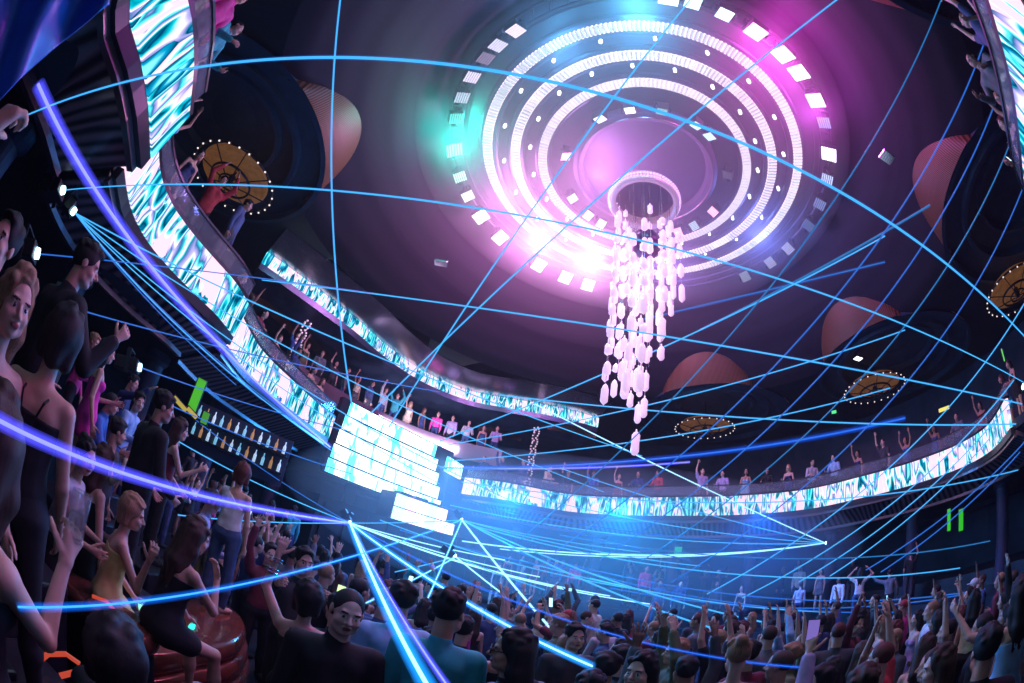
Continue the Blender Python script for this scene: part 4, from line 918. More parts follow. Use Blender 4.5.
w8, J8 = put_head(118, 655, 1.35, stand(H=1.70, yaw=45, lean=6, arms=[((-.2, .1, -1), (0, .2, -1)), ((.60, .42, .30), (.85, .50, .02), dict(palm=(-.2, 0, -1), curl=.35))]), dict(hair=('bob', 'black'), top=('tshirt', 'black'), bottom=('trousers', 'black'), skin=0), 22, 'silhouette of a dark head low at the left, one bare arm stretched to the right', .007, rise=False)

# ---- foot of the picture
man, Jm = put_head(347, 612, 2.35, stand(H=1.82, yaw=12, pitch=-8, roll=-6), dict(hair=('buzz', 'black'), top=('shirt', 'black'), bottom=('trousers', 'black'), skin=3), 165, 'person with buzz-cut black hair in a black shirt, facing us', .0055, rise=False)
w9, J9 = put_head(309, 598, 2.9, stand(female=True, H=1.66, yaw=-5, arms=[((-.45, .30, .55), (.12, .15, 1), dict(palm=(0, 1, 0), curl=.5)), ((.25, .2, -1), (.0, .7, -.5))]), dict(hair=('bob', 'black'), top=('strap', 'black'), bottom=('trousers', 'black'), skin=0), -8, 'person in a black top with thin straps, one braceleted arm raised', .0065, rise=False)
w10, J10 = put_head(304, 562, 3.9, stand(H=1.76, yaw=8, arms=[((-.2, .8, -.2), (.25, .75, .45), dict(curl=.8)), ((.25, .8, -.1), (-.1, .8, .4), dict(palm=(-1, 0, 0), curl=.9))]), dict(hair=('short', 'black'), top=('shirt', 'charcoal'), bottom=('trousers', 'black'), skin=0), 150, 'person in charcoal holding a phone in front of the face', .008, rise=False)
put_head(449, 612, 2.45, stand(H=1.8, yaw=-14, lean=4), dict(hair=('short', 'black'), top=('shirt', 'teal'), bottom=('trousers', 'charcoal'), skin=1), 10, 'dark-haired person from behind in a pale teal collared shirt, centre foot of the crowd', .007, rise=False)
put_head(400, 600, 2.9, stand(H=1.76, yaw=10), dict(hair=('short', 'black'), top=('shirt', 'skyblue'), bottom=('trousers', 'black')), -25, 'person in a light blue shirt just behind the buzz-cut head', .008, rise=False)
put_head(511, 652, 2.35, stand(H=1.74, yaw=40), dict(hair=('long', 'black'), top=('shirt', 'black'), bottom=('trousers', 'black'), skin=1), -45, 'long-haired person in dark sunglasses turned in profile to the left', .007, rise=False)
h1, Jr = put_head(588, 690, 2.7, stand(H=1.78, arms=[dn, ((.12, .30, .95), (.02, .0, 1), dict(palm=(0, 1, 0), curl=.22, spread=.22))]), dict(hair=('short', 'black'), top=('shirt', 'grey'), bottom=('trousers', 'black'), skin=2), 10, 'person in a grey long sleeve reaching an open hand high above the crowd', .007, rise=False)
put_head(575, 637, 4.1, stand(H=1.8, yaw=5), dict(hair=('short', 'black'), top=('shirt', 'charcoal'), bottom=('trousers', 'black'), skin=3), 175, 'person facing us between the raised grey sleeve and the dark heads', .008, rise=False)
put_head(640, 672, 2.6, stand(female=True, H=1.66, yaw=35), dict(hair=('long', 'black'), top=('strap', 'black'), bottom=('trousers', 'black'), skin=3), -95, 'long-haired person glancing left beside the neon yellow strip', .007, rise=False)
put_head(738, 655, 2.9, stand(female=True, H=1.66), dict(hair=('bun', 'blond'), top=('strap', 'lilac'), bottom=('trousers', 'black'), skin=3), 30, 'blond person with a bun and lilac top at the foot of the crowd', .008, rise=False)
h2, Jp = put_head(860, 690, 2.3, stand(H=1.75, arms=[((-.35, .62, .50), (-.05, .35, .9), dict(palm=(.4, .9, 0), curl=.75)), dnR]), dict(hair=('short', 'brown'), top=('shirt', 'lilac'), bottom=('trousers', 'black'), skin=0), 48, 'person at the lower right filming with a phone in a raised hand', .007, rise=False)
put_head(936, 668, 2.7, stand(female=True, H=1.66, yaw=30), dict(hair=('long', 'brown'), top=('strap', 'black'), bottom=('trousers', 'black'), skin=3), -10, 'brown-haired person low at the right, looking left', .008, rise=False)
put_head(985, 650, 2.6, stand(H=1.78, yaw=10), dict(hair=('short', 'black'), top=('jacket', 'black'), bottom=('trousers', 'black')), 60, 'large dark jacket at the lower right corner', .009, rise=False)
# ---- dancers standing above the crowd at the right
put_head(861, 572, 0, stand(female=True, H=1.68, arms=[((-.75, .1, .45), (.75, .1, .75)), ((.75, .1, .45), (-.70, .1, .75))]), dict(hair=('long', 'black'), top=('tshirt', 'white'), bottom=('trousers', 'denim')), 55, 'dancer in white top and jeans, both hands on her head, standing above the crowd', .010, foot=(853, 628))
put_head(889, 583, 0, stand(H=1.76, side=-6, arms=[((-.8, .2, .35), (-.7, .1, .8)), ((.3, .1, -1), (0, .3, -.9))]), dict(hair=('short', 'black'), top=('shirt', 'grey'), bottom=('trousers', 'black')), 60, 'dancer in grey swinging one arm to the left above the crowd', .010, foot=(886, 634))
put_head(908, 592, 0, stand(H=1.74, arms=[((-.2, .1, -1), (0, .5, -.9)), ((.25, .1, .95), (-.2, .1, 1))]), dict(hair=('short', 'black'), top=('tshirt', 'black'), bottom=('trousers', 'charcoal')), 62, 'dancer in black with one arm straight up, right of the grey one', .010, foot=(905, 638))
put_head(800, 592, 0, stand(female=True, H=1.7, arms=[((-.2, .1, -1), (0, .5, -.9)), dnR]), dict(hair=('short', 'brown'), top=('shirt', 'silver'), bottom=('trousers', 'navy')), 40, 'dancer in a silver shirt under the sharp white laser source', .010, foot=(800, 636))
put_head(1019, 595, 3.6, stand(female=True, H=1.7, arms=[((-.5, .4, .1), (-.3, .5, .6)), dnR]), dict(hair=('long', 'black'), top=('minidress', 'skyblue'), bottom=(None, None)), 40, 'person in pale blue at the right edge', .009)
put_head(975, 600, 6.0, stand(female=True, H=1.7), dict(hair=('long', 'black'), top=('strap', 'cream'), bottom=('trousers', 'black'), skin=0), 80, 'person in a cream strap top on the right terrace', .010)
# ================================================================== THE CROWD: fifteen figures copied, each copy with its own clothes
POSES = [
 ('arms down', [dn, dnR]),
 ('arms raised', [((-.35, .15, .95), (.10, .15, 1), dict(palm=(0, 1, 0), curl=.25)), ((.35, .15, .95), (-.15, .2, 1), dict(palm=(0, 1, 0), curl=.35))]),
 ('one arm up', [dn, ((.30, .20, .95), (-.1, .25, 1), dict(palm=(0, 1, 0), curl=.2, spread=.2))]),
 ('filming', [((-.28, .75, .25), (.30, .45, .85), dict(palm=(.6, .6, 0), curl=.8)), ((.28, .78, .30), (-.30, .40, .88), dict(palm=(-.6, .6, 0), curl=.8))]),
 ('clapping', [((-.40, .25, .80), (.45, .2, .9), dict(palm=(1, 0, 0), curl=.1)), ((.40, .25, .80), (-.45, .2, .9), dict(palm=(-1, 0, 0), curl=.1))]),
 ('leaning', [((-.25, .35, -.9), (.1, .95, -.05)), ((.25, .40, -.85), (-.1, .95, .15))]),
]
PROTO = []
park = (0, 0, -50)
def proto(pi, fem, hairst, topk, botk, H):
    k = dict(arms=POSES[pi][1], H=H, female=fem, fr=.0105)
    if pi == 5: k['lean'] = 10
    rt, J = person(k, dict(hair=(hairst, 'black'), top=(topk, 'black'), bottom=(botk, 'black') if botk else (None, None), straps=False), .0125)
    rt.location = park; PROTO.append(dict(rt=rt, J=J, pi=pi, fem=fem, hair=hairst, top=topk, bot=botk, used=False))
for pi in range(6):
    proto(pi, False, ('short', 'buzz', 'short', 'cap', 'short', 'buzz')[pi], ('shirt', 'tshirt', 'shirt', 'tshirt', 'jacket', 'shirt')[pi], 'trousers', (1.78, 1.74, 1.80, 1.76, 1.82, 1.75)[pi])
    proto(pi, True, ('long', 'long', 'bob', 'long', 'bun', 'shoulder')[pi], ('minidress', 'strap', 'strap', 'tshirt', 'strap', 'minidress')[pi], (None, 'trousers', 'trousers', 'trousers', 'trousers', None)[pi], (1.66, 1.64, 1.68, 1.65, 1.66, 1.70)[pi])
proto(0, False, 'buzz', 'jacket', 'trousers', 1.84); proto(2, True, 'long', 'minidress', None, 1.66); proto(2, False, 'buzz', 'tshirt', 'trousers', 1.78)
GN = {'shirt': 'shirt', 'tshirt': 't-shirt', 'jacket': 'jacket', 'strap': 'strap top', 'minidress': 'dress'}
HN = {'short': '%s short hair', 'buzz': '%s cropped hair', 'cap': '%s cap', 'long': 'long %s hair', 'bob': '%s bob', 'bun': '%s hair bun', 'shoulder': 'shoulder-length %s hair'}
USEDL = set(); rc = random.Random(21)
CN = [k for k in CL if k not in ('fuchsia', 'gold', 'pink', 'red')]+['pink', 'red']; DARKC = ['black', 'charcoal', 'navy', 'maroon', 'grey', 'denim', 'olive', 'black', 'black']
def crowd(x, y, z, face, zone, wts=None, light=.4, sc=1.0):
    for _ in range(60):
        p = rc.choices(PROTO, weights=[(wts or [6, 2.2, 3, 1.6, .8, 2])[q['pi']] for q in PROTO])[0]
        col = rc.choice(CN) if rc.random() < light else rc.choice(DARKC); hc_ = rc.choice(['black', 'black', 'brown', 'black', 'auburn', 'blond']) if p['hair'] != 'cap' else rc.choice(['white', 'black', 'red'])
        lab = 'person in %s %s, %s, %s, %s' % (col, GN[p['top']], HN[p['hair']] % hc_, POSES[p['pi']][0], zone)
        if lab not in USEDL and len(lab.split()) <= 16: break
    USEDL.add(lab)
    if not p['used']: rt = p['rt']; p['used'] = True
    else: rt = copy_tree(p['rt'])
    s = sc*rc.uniform(.96, 1.03); rt.scale = (s, s, s); rt.location = (x, y, z); rt.rotation_euler = (0, 0, az(face))
    tag(rt, lab, 'person', 'people in the crowd')
    sk = SKINS[rc.choice([0, 0, 3, 1, 3, 2])]
    for c in rt.children:
        n = c.name.split('.')[0]; m = None
        if n == 'body': m = sk
        elif n in ('hair',): m = HAIRS[hc_]
        elif n == 'cap': m = CL[hc_]
        elif n in ('trousers', 'shorts'): m = CL[rc.choice(['black', 'denim', 'charcoal', 'navy', 'black'])]
        elif n in ('shirt', 'jacket', 'top', 'dress', 'vest'): m = CL[col]
        if m: c.material_slots[0].link = 'OBJECT'; c.material_slots[0].material = m
    if p['pi'] == 3:
        J = p['J']; hl = (J['handL']+J['handR'])/2*s; c_, s_ = math.cos(az(face)), math.sin(az(face)); d_ = math.hypot(x, y)
        pos = (x+c_*hl[0]-s_*hl[1], y+s_*hl[0]+c_*hl[1], z+hl[2]+.03)
        fwd = (s_, -c_, .25)
        phone(pos, fwd, (0, 0, 1), 'lit phone of the ' + lab.split(',')[0] + ', ' + zone, rc.choice([(.3, .75, 1), (.6, .9, 1), (.8, .85, 1)]), 1.5)
    return rt
def free(x, y, d):
    for a, b, r in TAKEN:
        if (a-x)**2+(b-y)**2 < max(r, d)**2: return False
    return True
def zone(x, y, d, a):
    side = 'left of the crystals' if a < 8 else 'below the crystals' if a < 26 else 'right of the crystals' if a < 48 else 'far right'
    dep = 'front' if d < 4.2 else 'middle' if d < 7.5 else 'rear'
    return dep + ' floor ' + side
cand = []
rc2 = random.Random(8)
for i in range(9000):
    a = rc2.uniform(-34, 74); d = rc2.uniform(3.0, 14.5); x, y = d*math.sin(R_(a)), d*math.cos(R_(a))
    cand.append((d, a, x, y))
cand.sort(key=lambda c: c[0]+rc2.uniform(0, .5)); n = 0
for d, a, x, y in cand:
    if n >= 150: break
    R = math.hypot(x-CX, y-CY)
    if R > 7.8 or (a < -18 and d < 5.2): continue
    sp = .50+.035*max(0, d-3)
    if not free(x, y, sp): continue
    TAKEN.append((x, y, sp*.7)); toward = math.degrees(math.atan2(-3.0-x, 15.5-y)); face = toward+rc2.gauss(0, 28)
    if rc2.random() < .10: face += 150
    w_ = [6, 1.2, 2.0, 1.0, .4, 2] if d < 4.5 else [6, 1.5, 3.2, 1.8, .7, 2]
    if d < 4.2: w_[1] = w_[4] = .3; w_[2] = 1.0; w_[3] = .6
    crowd(x, y, 0, face, zone(x, y, d, a), w_, .12 if d < 6 else .34); n += 1
print('FLOOR CROWD', n)
# on the terraces behind the floor
n = 0
for i in range(4000):
    if n >= 34: break
    ph = rc2.uniform(14, 128); R = rc2.uniform(8.5, 12.9); x, y, _ = pol(R, ph)
    if abs(R-9.6) < .3 or abs(R-12.2) < .3 or abs(R-8.1) < .3 or not free(x, y, .75): continue
    if (x-4.1)**2+(y-15.4)**2 < .3: continue
    if any(math.hypot(x-pol(min(balR(k*18+5)+1.9, 15.5), k*18+5)[0], y-pol(min(balR(k*18+5)+1.9, 15.5), k*18+5)[1]) < .6 for k in range(20)): continue
    s_ = (x-A[0])*dAB[0]+(y-A[1])*dAB[1]; o_ = (x-A[0])*nAB[0]+(y-A[1])*nAB[1]
    if -1.2 < s_ < WL+1.2 and o_ < 2.2: continue
    TAKEN.append((x, y, .6)); a = math.degrees(math.atan2(x, y))
    zn = 'far terrace ' + ('near the stage' if a < 5 else 'behind the crystals' if a < 30 else 'under the laser fan' if a < 50 else 'at the right')
    crowd(x, y, terr(x, y), math.degrees(math.atan2(CX-x, CY-y))+rc2.gauss(0, 30), zn, [5, 1, 2, 1.2, .4, 2], .4); n += 1
n = 0
for i in range(900):                                    # terrace at the left, between the group and the stage
    if n >= 24: break
    a = rc2.uniform(-46, -14); d = rc2.uniform(6.0, 12.5); x, y = d*math.sin(R_(a)), d*math.cos(R_(a)); R = math.hypot(x-CX, y-CY)
    s_ = (x-A[0])*dAB[0]+(y-A[1])*dAB[1]; o_ = (x-A[0])*nAB[0]+(y-A[1])*nAB[1]
    if R < 8.4 or abs(R-9.6) < .3 or R > 11.9 or not free(x, y, .62) or (-1.4 < s_ < WL and o_ < 2.2): continue
    if any(math.hypot(x-pol(min(balR(k*18+5)+1.9, 15.5), k*18+5)[0], y-pol(min(balR(k*18+5)+1.9, 15.5), k*18+5)[1]) < .6 for k in range(20)): continue
    TAKEN.append((x, y, .5)); crowd(x, y, terr(x, y), a+rc2.gauss(20, 40), 'left terrace toward the stage', [4, 1.5, 2, 1, .5, 2], .4); n += 1
# along the balcony front
n = 0; LB = []
for si, path in enumerate(ALLP):
    if si == 0: rng_ = range(len(path)-19, len(path)-1, 1)
    elif si == 4: rng_ = range(len(path)-22, len(path)-1, 1)
    else: rng_ = range(2, len(path)-2, 1)
    last = -9
    for i in rng_:
        gap = .50 if si == 0 else .68 if si == 1 else .85 if si < 4 else .45
        x, y, nx, ny = path[i]; off = (.60 if si in (2, 3) else .50)+rc2.random()*.25; qx, qy = x+nx*off, y+ny*off
        if not all((qx-b[0])**2+(qy-b[1])**2 > gap**2 for b in LB): continue
        if si == 3 and rc2.random() < .25: continue
        if any(math.hypot(qx-t_.location[0], qy-t_.location[1]) < .5 for t_ in SC.objects if t_.name.startswith('light_column')): continue
        LB.append((qx, qy)); a = math.degrees(math.atan2(x, y))
        zn = 'balcony ' + ['at the top left', 'below the amber coffer', 'left of the stage screen', 'behind the crystals' if a < 35 else 'above the laser fan' if a < 55 else 'at the far right', 'at the top right corner'][si]
        zb = 4.95
        if si in (0, 1, 4):
            zb = 5.37; mb = MB(); mb.box((qx, qy, 5.16), (.55, .55, .42)); o = obj('floor_riser', mb, M['outer'], rotz=0); o['kind'] = 'structure'
        crowd(qx, qy, zb, math.degrees(math.atan2(-nx, -ny))+rc2.gauss(0, 22), zn, [2.0, .9, 1.6, .9, .3, 7] if si < 4 else [1, 2, 3, 2, .5, 4], .75); n += 1
for i in range(1, len(gp)-1, 2):                         # people on the middle gallery over the stage screen
    x, y, nx, ny = gp[i]; crowd(x+nx*.5, y+ny*.5, 6.7, math.degrees(math.atan2(-nx, -ny))+rc2.gauss(0, 18), 'gallery over the stage screen', [5, 1, 2, 1, .5, 3], 1.0)
print('BALCONY', n)
for p in PROTO:
    if not p['used']:
        for c in list(p['rt'].children): bpy.data.objects.remove(c)
        bpy.data.objects.remove(p['rt'])
print('PEOPLE', sum(1 for o in SC.objects if o.get('category') == 'person'))
# ================================================================== LASERS
def beammat(name, core, ce, halo, hs):
    a = glow(name+'_core', core, ce); h = bpy.data.materials.new(name+'_halo'); h.use_nodes = True; n = h.node_tree; n.nodes.clear()
    o = n.nodes.new('ShaderNodeOutputMaterial'); ad = n.nodes.new('ShaderNodeAddShader'); t = n.nodes.new('ShaderNodeBsdfTransparent'); e = n.nodes.new('ShaderNodeEmission')
    e.inputs[0].default_value = (*halo, 1); e.inputs[1].default_value = hs; n.links.new(t.outputs[0], ad.inputs[0]); n.links.new(e.outputs[0], ad.inputs[1]); n.links.new(ad.outputs[0], o.inputs['Surface']); h.cycles.emission_sampling = 'NONE'
    return a, h
BM = dict(c=beammat('cyan_beam', (.07, .52, 1), 1.0, (.0, .12, .8), .10), w=beammat('white_beam', (.45, .88, 1), 1.5, (.01, .28, 1), .18), v=beammat('violet_beam', (.32, .36, 1), 1.0, (.07, .07, .95), .17),
          d=beammat('dim_beam', (.03, .32, .80), .55, (.0, .08, .5), .06), b=beammat('blue_beam', (.04, .25, .95), .6, (.0, .06, .6), .10))
def beam(p0, d0, p1, d1, px, st, label, group='laser beams'):
    """px: thickness as it looks at the middle of the beam"""
    a, b = Vector(atd(*p0, d0)), Vector(atd(*p1, d1)); dm = ((a+b)/2-Vector((0, 0, CAMZ))).length; r = max(.0035, px*min(dm, 12)/FPX/2*.62); rr0, rr1 = [max(.003, r*(min(d_, 14)/dm)**.62) for d_ in (d0, d1)]; L = (b-a).length
    rt = empty('laser_beam', a); rt.rotation_euler = (b-a).to_track_quat('Z', 'Y').to_euler(); tag(rt, label, 'laser beam', group)
    if px > 3:      # a broad beam is soft: nested sleeves of light
        mb = MB()
        for q in (1.5, 1.2, .95, .7, .45): mb.tube([(0, 0, 0), (0, 0, L)], [rr0*q, rr1*q], 12, cap=False)
        obj('soft_edge', mb, BM[st][1], rt); mb = MB(); mb.tube([(0, 0, 0), (0, 0, L)], [rr0*.34, rr1*.34], 8, cap=False); obj('bright_core', mb, BM[st][0], rt)
    else:
        mb = MB(); mb.tube([(0, 0, 0), (0, 0, L)], [rr0, rr1], 8, cap=False); obj('bright_core', mb, BM[st][0], rt)
        mb = MB(); mb.tube([(0, 0, 0), (0, 0, L)], [rr0*1.8, rr1*1.8], 10, cap=False); obj('soft_edge', mb, BM[st][1], rt)
def projector(p, d, aim, label, glowcol=(.5, .9, 1), s=5):
    a = Vector(atd(*p, d)); t = empty('laser_projector', a); t.rotation_euler = (Vector(atd(*aim, d))-a).to_track_quat('Y', 'Z').to_euler(); tag(t, label, 'laser projector', 'laser projectors')
    mb = MB(); mb.box((0, -.22, 0), (.26, .34, .16)); obj('housing', mb, M['black'], t, bevel=.015)
    mb = MB(); mb.box((-.15, -.2, .03), (.015, .06, .3)); mb.box((.15, -.2, .03), (.015, .06, .3)); mb.box((0, -.2, .18), (.31, .06, .015)); obj('bracket', mb, M['darkmetal'], t)
    mb = MB(); mb.lathe([(0, .05), (.05, .04), (.055, 0)], 12); o = obj('lens', mb, cellmat(glowcol, s), t); o.rotation_euler = (-PI/2, 0, 0); o.location = (0, -.05, 0)
SA, SF, SG, SK, SS = ((75, 213), 5.9), ((350, 523), 12.0), ((462, 520), 15.0), ((456, 557), 10.5), ((825, 543), 16.5)
projector(*SA, (330, 440), 'laser projector under the left balcony, source of the tight fan')
projector(*SF, (420, 640), 'laser projector at the stage front where the thick white beams meet')
projector(*SG, (520, 600), 'laser projector on the far side where three beams meet as a peak')
projector(*SK, (520, 600), 'laser projector low in the crowd glow beneath the peak')
projector(*SS, (700, 540), 'laser projector below the far right ribbon, apex of the white fan')
projector((65, 190), 5.6, (470, 208), 'small laser projector above the tight left fan')
projector((40, 254), 4.4, (260, 300), 'small bright laser projector at the dark left wall, uppermost')
projector((73, 308), 4.9, (260, 340), 'small laser projector beside the short-haired profile at the left')
projector((142, 368), 6.0, (300, 400), 'small laser projector behind the raised hand on the left terrace')
projector((1022, 386), 9.0, (800, 300), 'laser projector at the right edge below the amber lunette')
# the tight fan from the left
for i, (e, d) in enumerate([((642, 456), 15), ((604, 492), 15), ((520, 505), 14), ((440, 484), 13), ((338, 455), 13), ((300, 425), 12), ((262, 400), 11), ((236, 385), 10)]):
    beam(SA[0], SA[1], e, d, 1.5 if i else 1.8, 'c' if i < 5 else 'b', 'thin beam %s of the left fan' % ['one, topmost', 'second from the top', 'third from the top', 'fourth from the top', 'fifth, ending at the stage screen', 'sixth, below the stage screen one', 'seventh, near the bottom', 'lowest and shortest'][i], 'fan from the left balcony')
beam((330, 447), 13.5, (38, 84), 1.5, 9, 'v', 'thick violet beam from the stage screen up to the top left')
beam(SF[0], SF[1], (-25, 407), .80, 9, 'v', 'thick violet beam arching from the stage front to the left edge')
beam(SG[0], SG[1], (18, 607), .9, 4.6, 'c', 'blue beam low across the left group in front of the white top')
beam(SF[0], SF[1], (436, 700), .9, 11, 'w', 'thickest white beam plunging to the foot of the crowd')
beam(SF[0], SF[1], (458, 700), .9, 5, 'v', 'lilac twin just right of the thickest white beam')
beam(SF[0], SF[1], (592, 666), 2.2, 7, 'w', 'white beam from the stage front to the raised grey sleeve')
beam(SF[0], SF[1], (812, 668), 3.0, 3.4, 'b', 'long blue beam from the stage front to the lower right')
for i, e in enumerate([(505, 560), (540, 577), (575, 590), (610, 596), (650, 604)]):
    beam(SF[0], SF[1], e, 11.5, 1.6, 'w', 'short white beam skimming the heads right of the stage front, %s' % ['lowest', 'second', 'third', 'fourth', 'longest'][i], 'beams skimming the crowd')
beam(SF[0], SF[1], SG[0], SG[1], 1.6, 'c', 'level beam joining the stage front and the far peak')
beam((150, 424), 8, SF[0], SF[1], 1.6, 'c', 'thin beam sloping down past the black jacket to the stage front'); beam((186, 412), 9, SF[0], SF[1], 1.3, 'b', 'fainter beam just above the one past the black jacket')
beam((178, 515), 6.0, SF[0], SF[1], 1.6, 'c', 'short level beam behind the white one-shoulder top')
beam(SG[0], SG[1], (428, 598), 6, 3.2, 'w', 'short steep beam from the peak down to the left'); beam(SG[0], SG[1], (562, 641), 6, 3, 'w', 'steep beam from the peak down to the right')
beam(SG[0], SG[1], (905, 640), 10, 2.2, 'c', 'long beam from the peak through the blue smoke, upper'); beam(SG[0], SG[1], (868, 664), 8, 2.6, 'c', 'long beam from the peak to the lower right crowd')
beam(SG[0], SG[1], (700, 566), 14, 1.6, 'c', 'beam from the peak ending under the white fan'); beam(SG[0], SG[1], (640, 552), 14, 1.4, 'c', 'short beam from the peak into the blue smoke')
beam(SK[0], SK[1], (366, 603), 5, 3.2, 'w', 'bright beam from the low projector down to the left'); beam(SK[0], SK[1], (508, 598), 9, 2.4, 'w', 'short bright beam from the low projector to the right')
beam(SK[0], SK[1], (545, 590), 9, 1.8, 'c', 'second beam from the low projector to the right'); beam(SK[0], SK[1], (395, 572), 8, 1.6, 'c', 'faint beam from the low projector to the left')
for i, (e, d) in enumerate([((535, 404), 15), ((560, 468), 15), ((480, 483), 15), ((450, 505), 15), ((462, 541), 14), ((500, 549), 14), ((600, 553), 14)]):
    beam(SS[0], SS[1], e, d, 2.2 if i in (0, 4) else 1.7, 'w' if i in (0, 4, 5) else 'c', 'beam of the white fan at the right, %s' % ['steepest, rising past the crystals', 'second from the top', 'third from the top', 'fourth from the top', 'bright level one', 'just below the level one', 'lowest'][i], 'white fan at the right')
beam((440, 468), 15, (905, 418), 14, 7, 'b', 'wide soft blue beam along the far balcony crowd')
beam((440, 467), 15, (690, 462), 14, 4, 'v', 'bright lilac beam from the stage screen level to the right')
beam((462, 482), 15.5, (1018, 470), 13, 1.6, 'c', 'thin beam along the far LED ribbon')
beam((440, 441), 15, (885, 236), 11, 2, 'c', 'beam rising from the stage past the crystals to the upper right'); beam((440, 446), 15, (905, 330), 12, 1.8, 'c', 'beam rising gently across the lower crystals'); beam((448, 461), 15, (890, 388), 12, 1.8, 'c', 'beam crossing just under the lowest crystal')
beam((262, 280), 12, (1022, 404), 9, 2.0, 'c', 'long beam sagging across the middle of the ceiling'); beam((500, 395), 14, (1016, 424), 10, 2.0, 'c', 'nearly level beam over the far balcony heads')
beam((65, 190), 5.6, (1030, 386), 9, 1.7, 'c', 'long beam from the small left projector to the right edge'); beam((16, 120), 4.5, (1034, 347), 5, 1.9, 'c', 'long arching beam high over the room to the right edge')
beam((341, -6), 9, (352, 406), 13.5, 2.6, 'c', 'nearly vertical beam from the top edge to the stage screen')
beam((371, 413), 14, (843, -5), 10, 2.4, 'c', 'beam from the stage screen up across the pink ring glow'); beam((389, 427), 14, (694, -5), 10, 2.4, 'c', 'steeper beam from the stage screen up past the rings')
for i, (a, b, st) in enumerate([((555, 552), (999, -8), 'b'), ((600, 560), (1014, 40), 'b'), ((640, 562), (1032, 72), 'd'), ((672, 582), (1036, 150), 'b'), ((707, 594), (1032, 290), 'c'), ((742, 598), (1014, 380), 'c'), ((799, 582), (1012, 400), 'c'), ((830, 576), (990, 438), 'c'), ((866, 570), (1030, 436), 'b'), ((881, 572), (1020, 452), 'b'), ((520, 540), (944, -8), 'd')]):
    beam(a, 13, b, 9.5, 1.8, st, 'slanting parallel beam at the right, %s' % ['second from the left', 'third from the left', 'faint fourth', 'fifth', 'sixth, through the white fan', 'seventh, touching the fan apex', 'eighth, right of the fan apex', 'ninth, short', 'tenth', 'last one by the dancers', 'faint leftmost'][i], 'parallel beams at the right')
for i, (a, b, st) in enumerate([((475, 526), (960, 568), 'c'), ((560, 562), (985, 589), 'b'), ((505, 548), (900, 612), 'b'), ((610, 588), (965, 594), 'b'), ((590, 578), (830, 612), 'c'), ((480, 505), (720, 540), 'b'), ((520, 560), (700, 600), 'c'), ((560, 535), (990, 541), 'd'), ((470, 500), (690, 560), 'b'), ((380, 520), (640, 590), 'c'), ((400, 530), (600, 575), 'b')]):
    beam(a, 14, b, 12, 1.6, st, 'low beam through the blue smoke over the far crowd, %s' % ['uppermost long one', 'long and dim', 'dipping to the right', 'level at head height', 'short and bright', 'under the far ribbon', 'short, near the column of light', 'dim and level', 'under the ribbon, sloping', 'starting at the stage front', 'short one beside the stage front'][i], 'low beams over the far crowd')
beam((40, 254), 4.4, (420, 300), 11, 1.4, 'b', 'thin beam from the uppermost small projector'); beam((73, 308), 4.9, (440, 392), 12, 1.5, 'b', 'thin beam from the projector beside the profile'); beam((142, 368), 6, (352, 432), 12, 1.5, 'b', 'thin beam from behind the raised hand to the stage')
beam((170, 405), 7, (352, 474), 12, 1.5, 'b', 'thin beam from the green column toward the stage screen'); beam((885, 262), 11, (640, 320), 13, 4, 'd', 'broad faint beam right of the crystals'); beam((930, 205), 9, (700, 330), 12, 3, 'd', 'second broad faint beam right of the crystals')

# ================================================================== FURNITURE AND SMALL THINGS
lea = mat('bronze_leather', (.30, .09, .06), .22, .45, noise=.25, nscale=6, bump=.12, coat=.4)
def rounded(mb, outline, z0, z1, r=.05, mi=0):
    O = [np.array(p[:2]) for p in outline]; c = sum(O)/len(O); rows = []
    for t in np.linspace(0, 1, 9):
        a = PI*t; z = (z0+z1)/2-(z1-z0)/2*math.cos(a) if True else 0; ins = r*(1-math.sin(a))**1.0
        rows.append([(*(p+(c-p)/np.linalg.norm(c-p)*ins), z) for p in O])
    mb.grid(rows, mi, closed=True); b = mb.add([(*c, z1)], []); n = len(O); base = b-n
    for k in range(n): mb.f.append([base+k, base+(k+1) % n, b]); mb.m.append(mi)
def smooth_outline(P, m=8):
    out = []; n = len(P)
    for i in range(n):
        p0, p1, p2, p3 = [np.array(P[(i+q) % n][:2], float) for q in (-1, 0, 1, 2)]
        for k in range(m): t = k/m; out.append(.5*((2*p1)+(-p0+p2)*t+(2*p0-5*p1+4*p2-p3)*t*t+(-p0+3*p1-3*p2+p3)*t**3))
    return out
so = empty('sofa', (0, 0, 0)); tag(so, 'bronze leather sofa with stacked rounded cushions under the white one-shoulder top', 'sofa')
OL = [onz(x, y, SOFZ) for x, y in ((150, 603), (190, 596), (226, 603), (246, 622), (238, 642), (196, 650), (150, 655), (120, 640))]; OL = [p[:2] for p in OL]; oc = sum(OL)/len(OL)
for i, (z0, z1, g_) in enumerate(((SOFZ-.20, SOFZ-.004, 1.0), (SOFZ-.42, SOFZ-.21, 1.10), (SOFZ-.62, SOFZ-.43, 1.18))):
    mb = MB(); rounded(mb, smooth_outline([oc+(p-oc)*g_ for p in OL]), z0, z1, .07); obj('cushion', mb, lea, so, smooth=True)
mb = MB(); rounded(mb, smooth_outline([oc+(p-oc)*1.12 for p in OL]), 0, SOFZ-.62, .02); obj('base', mb, M['black'], so)
bz = 1.20
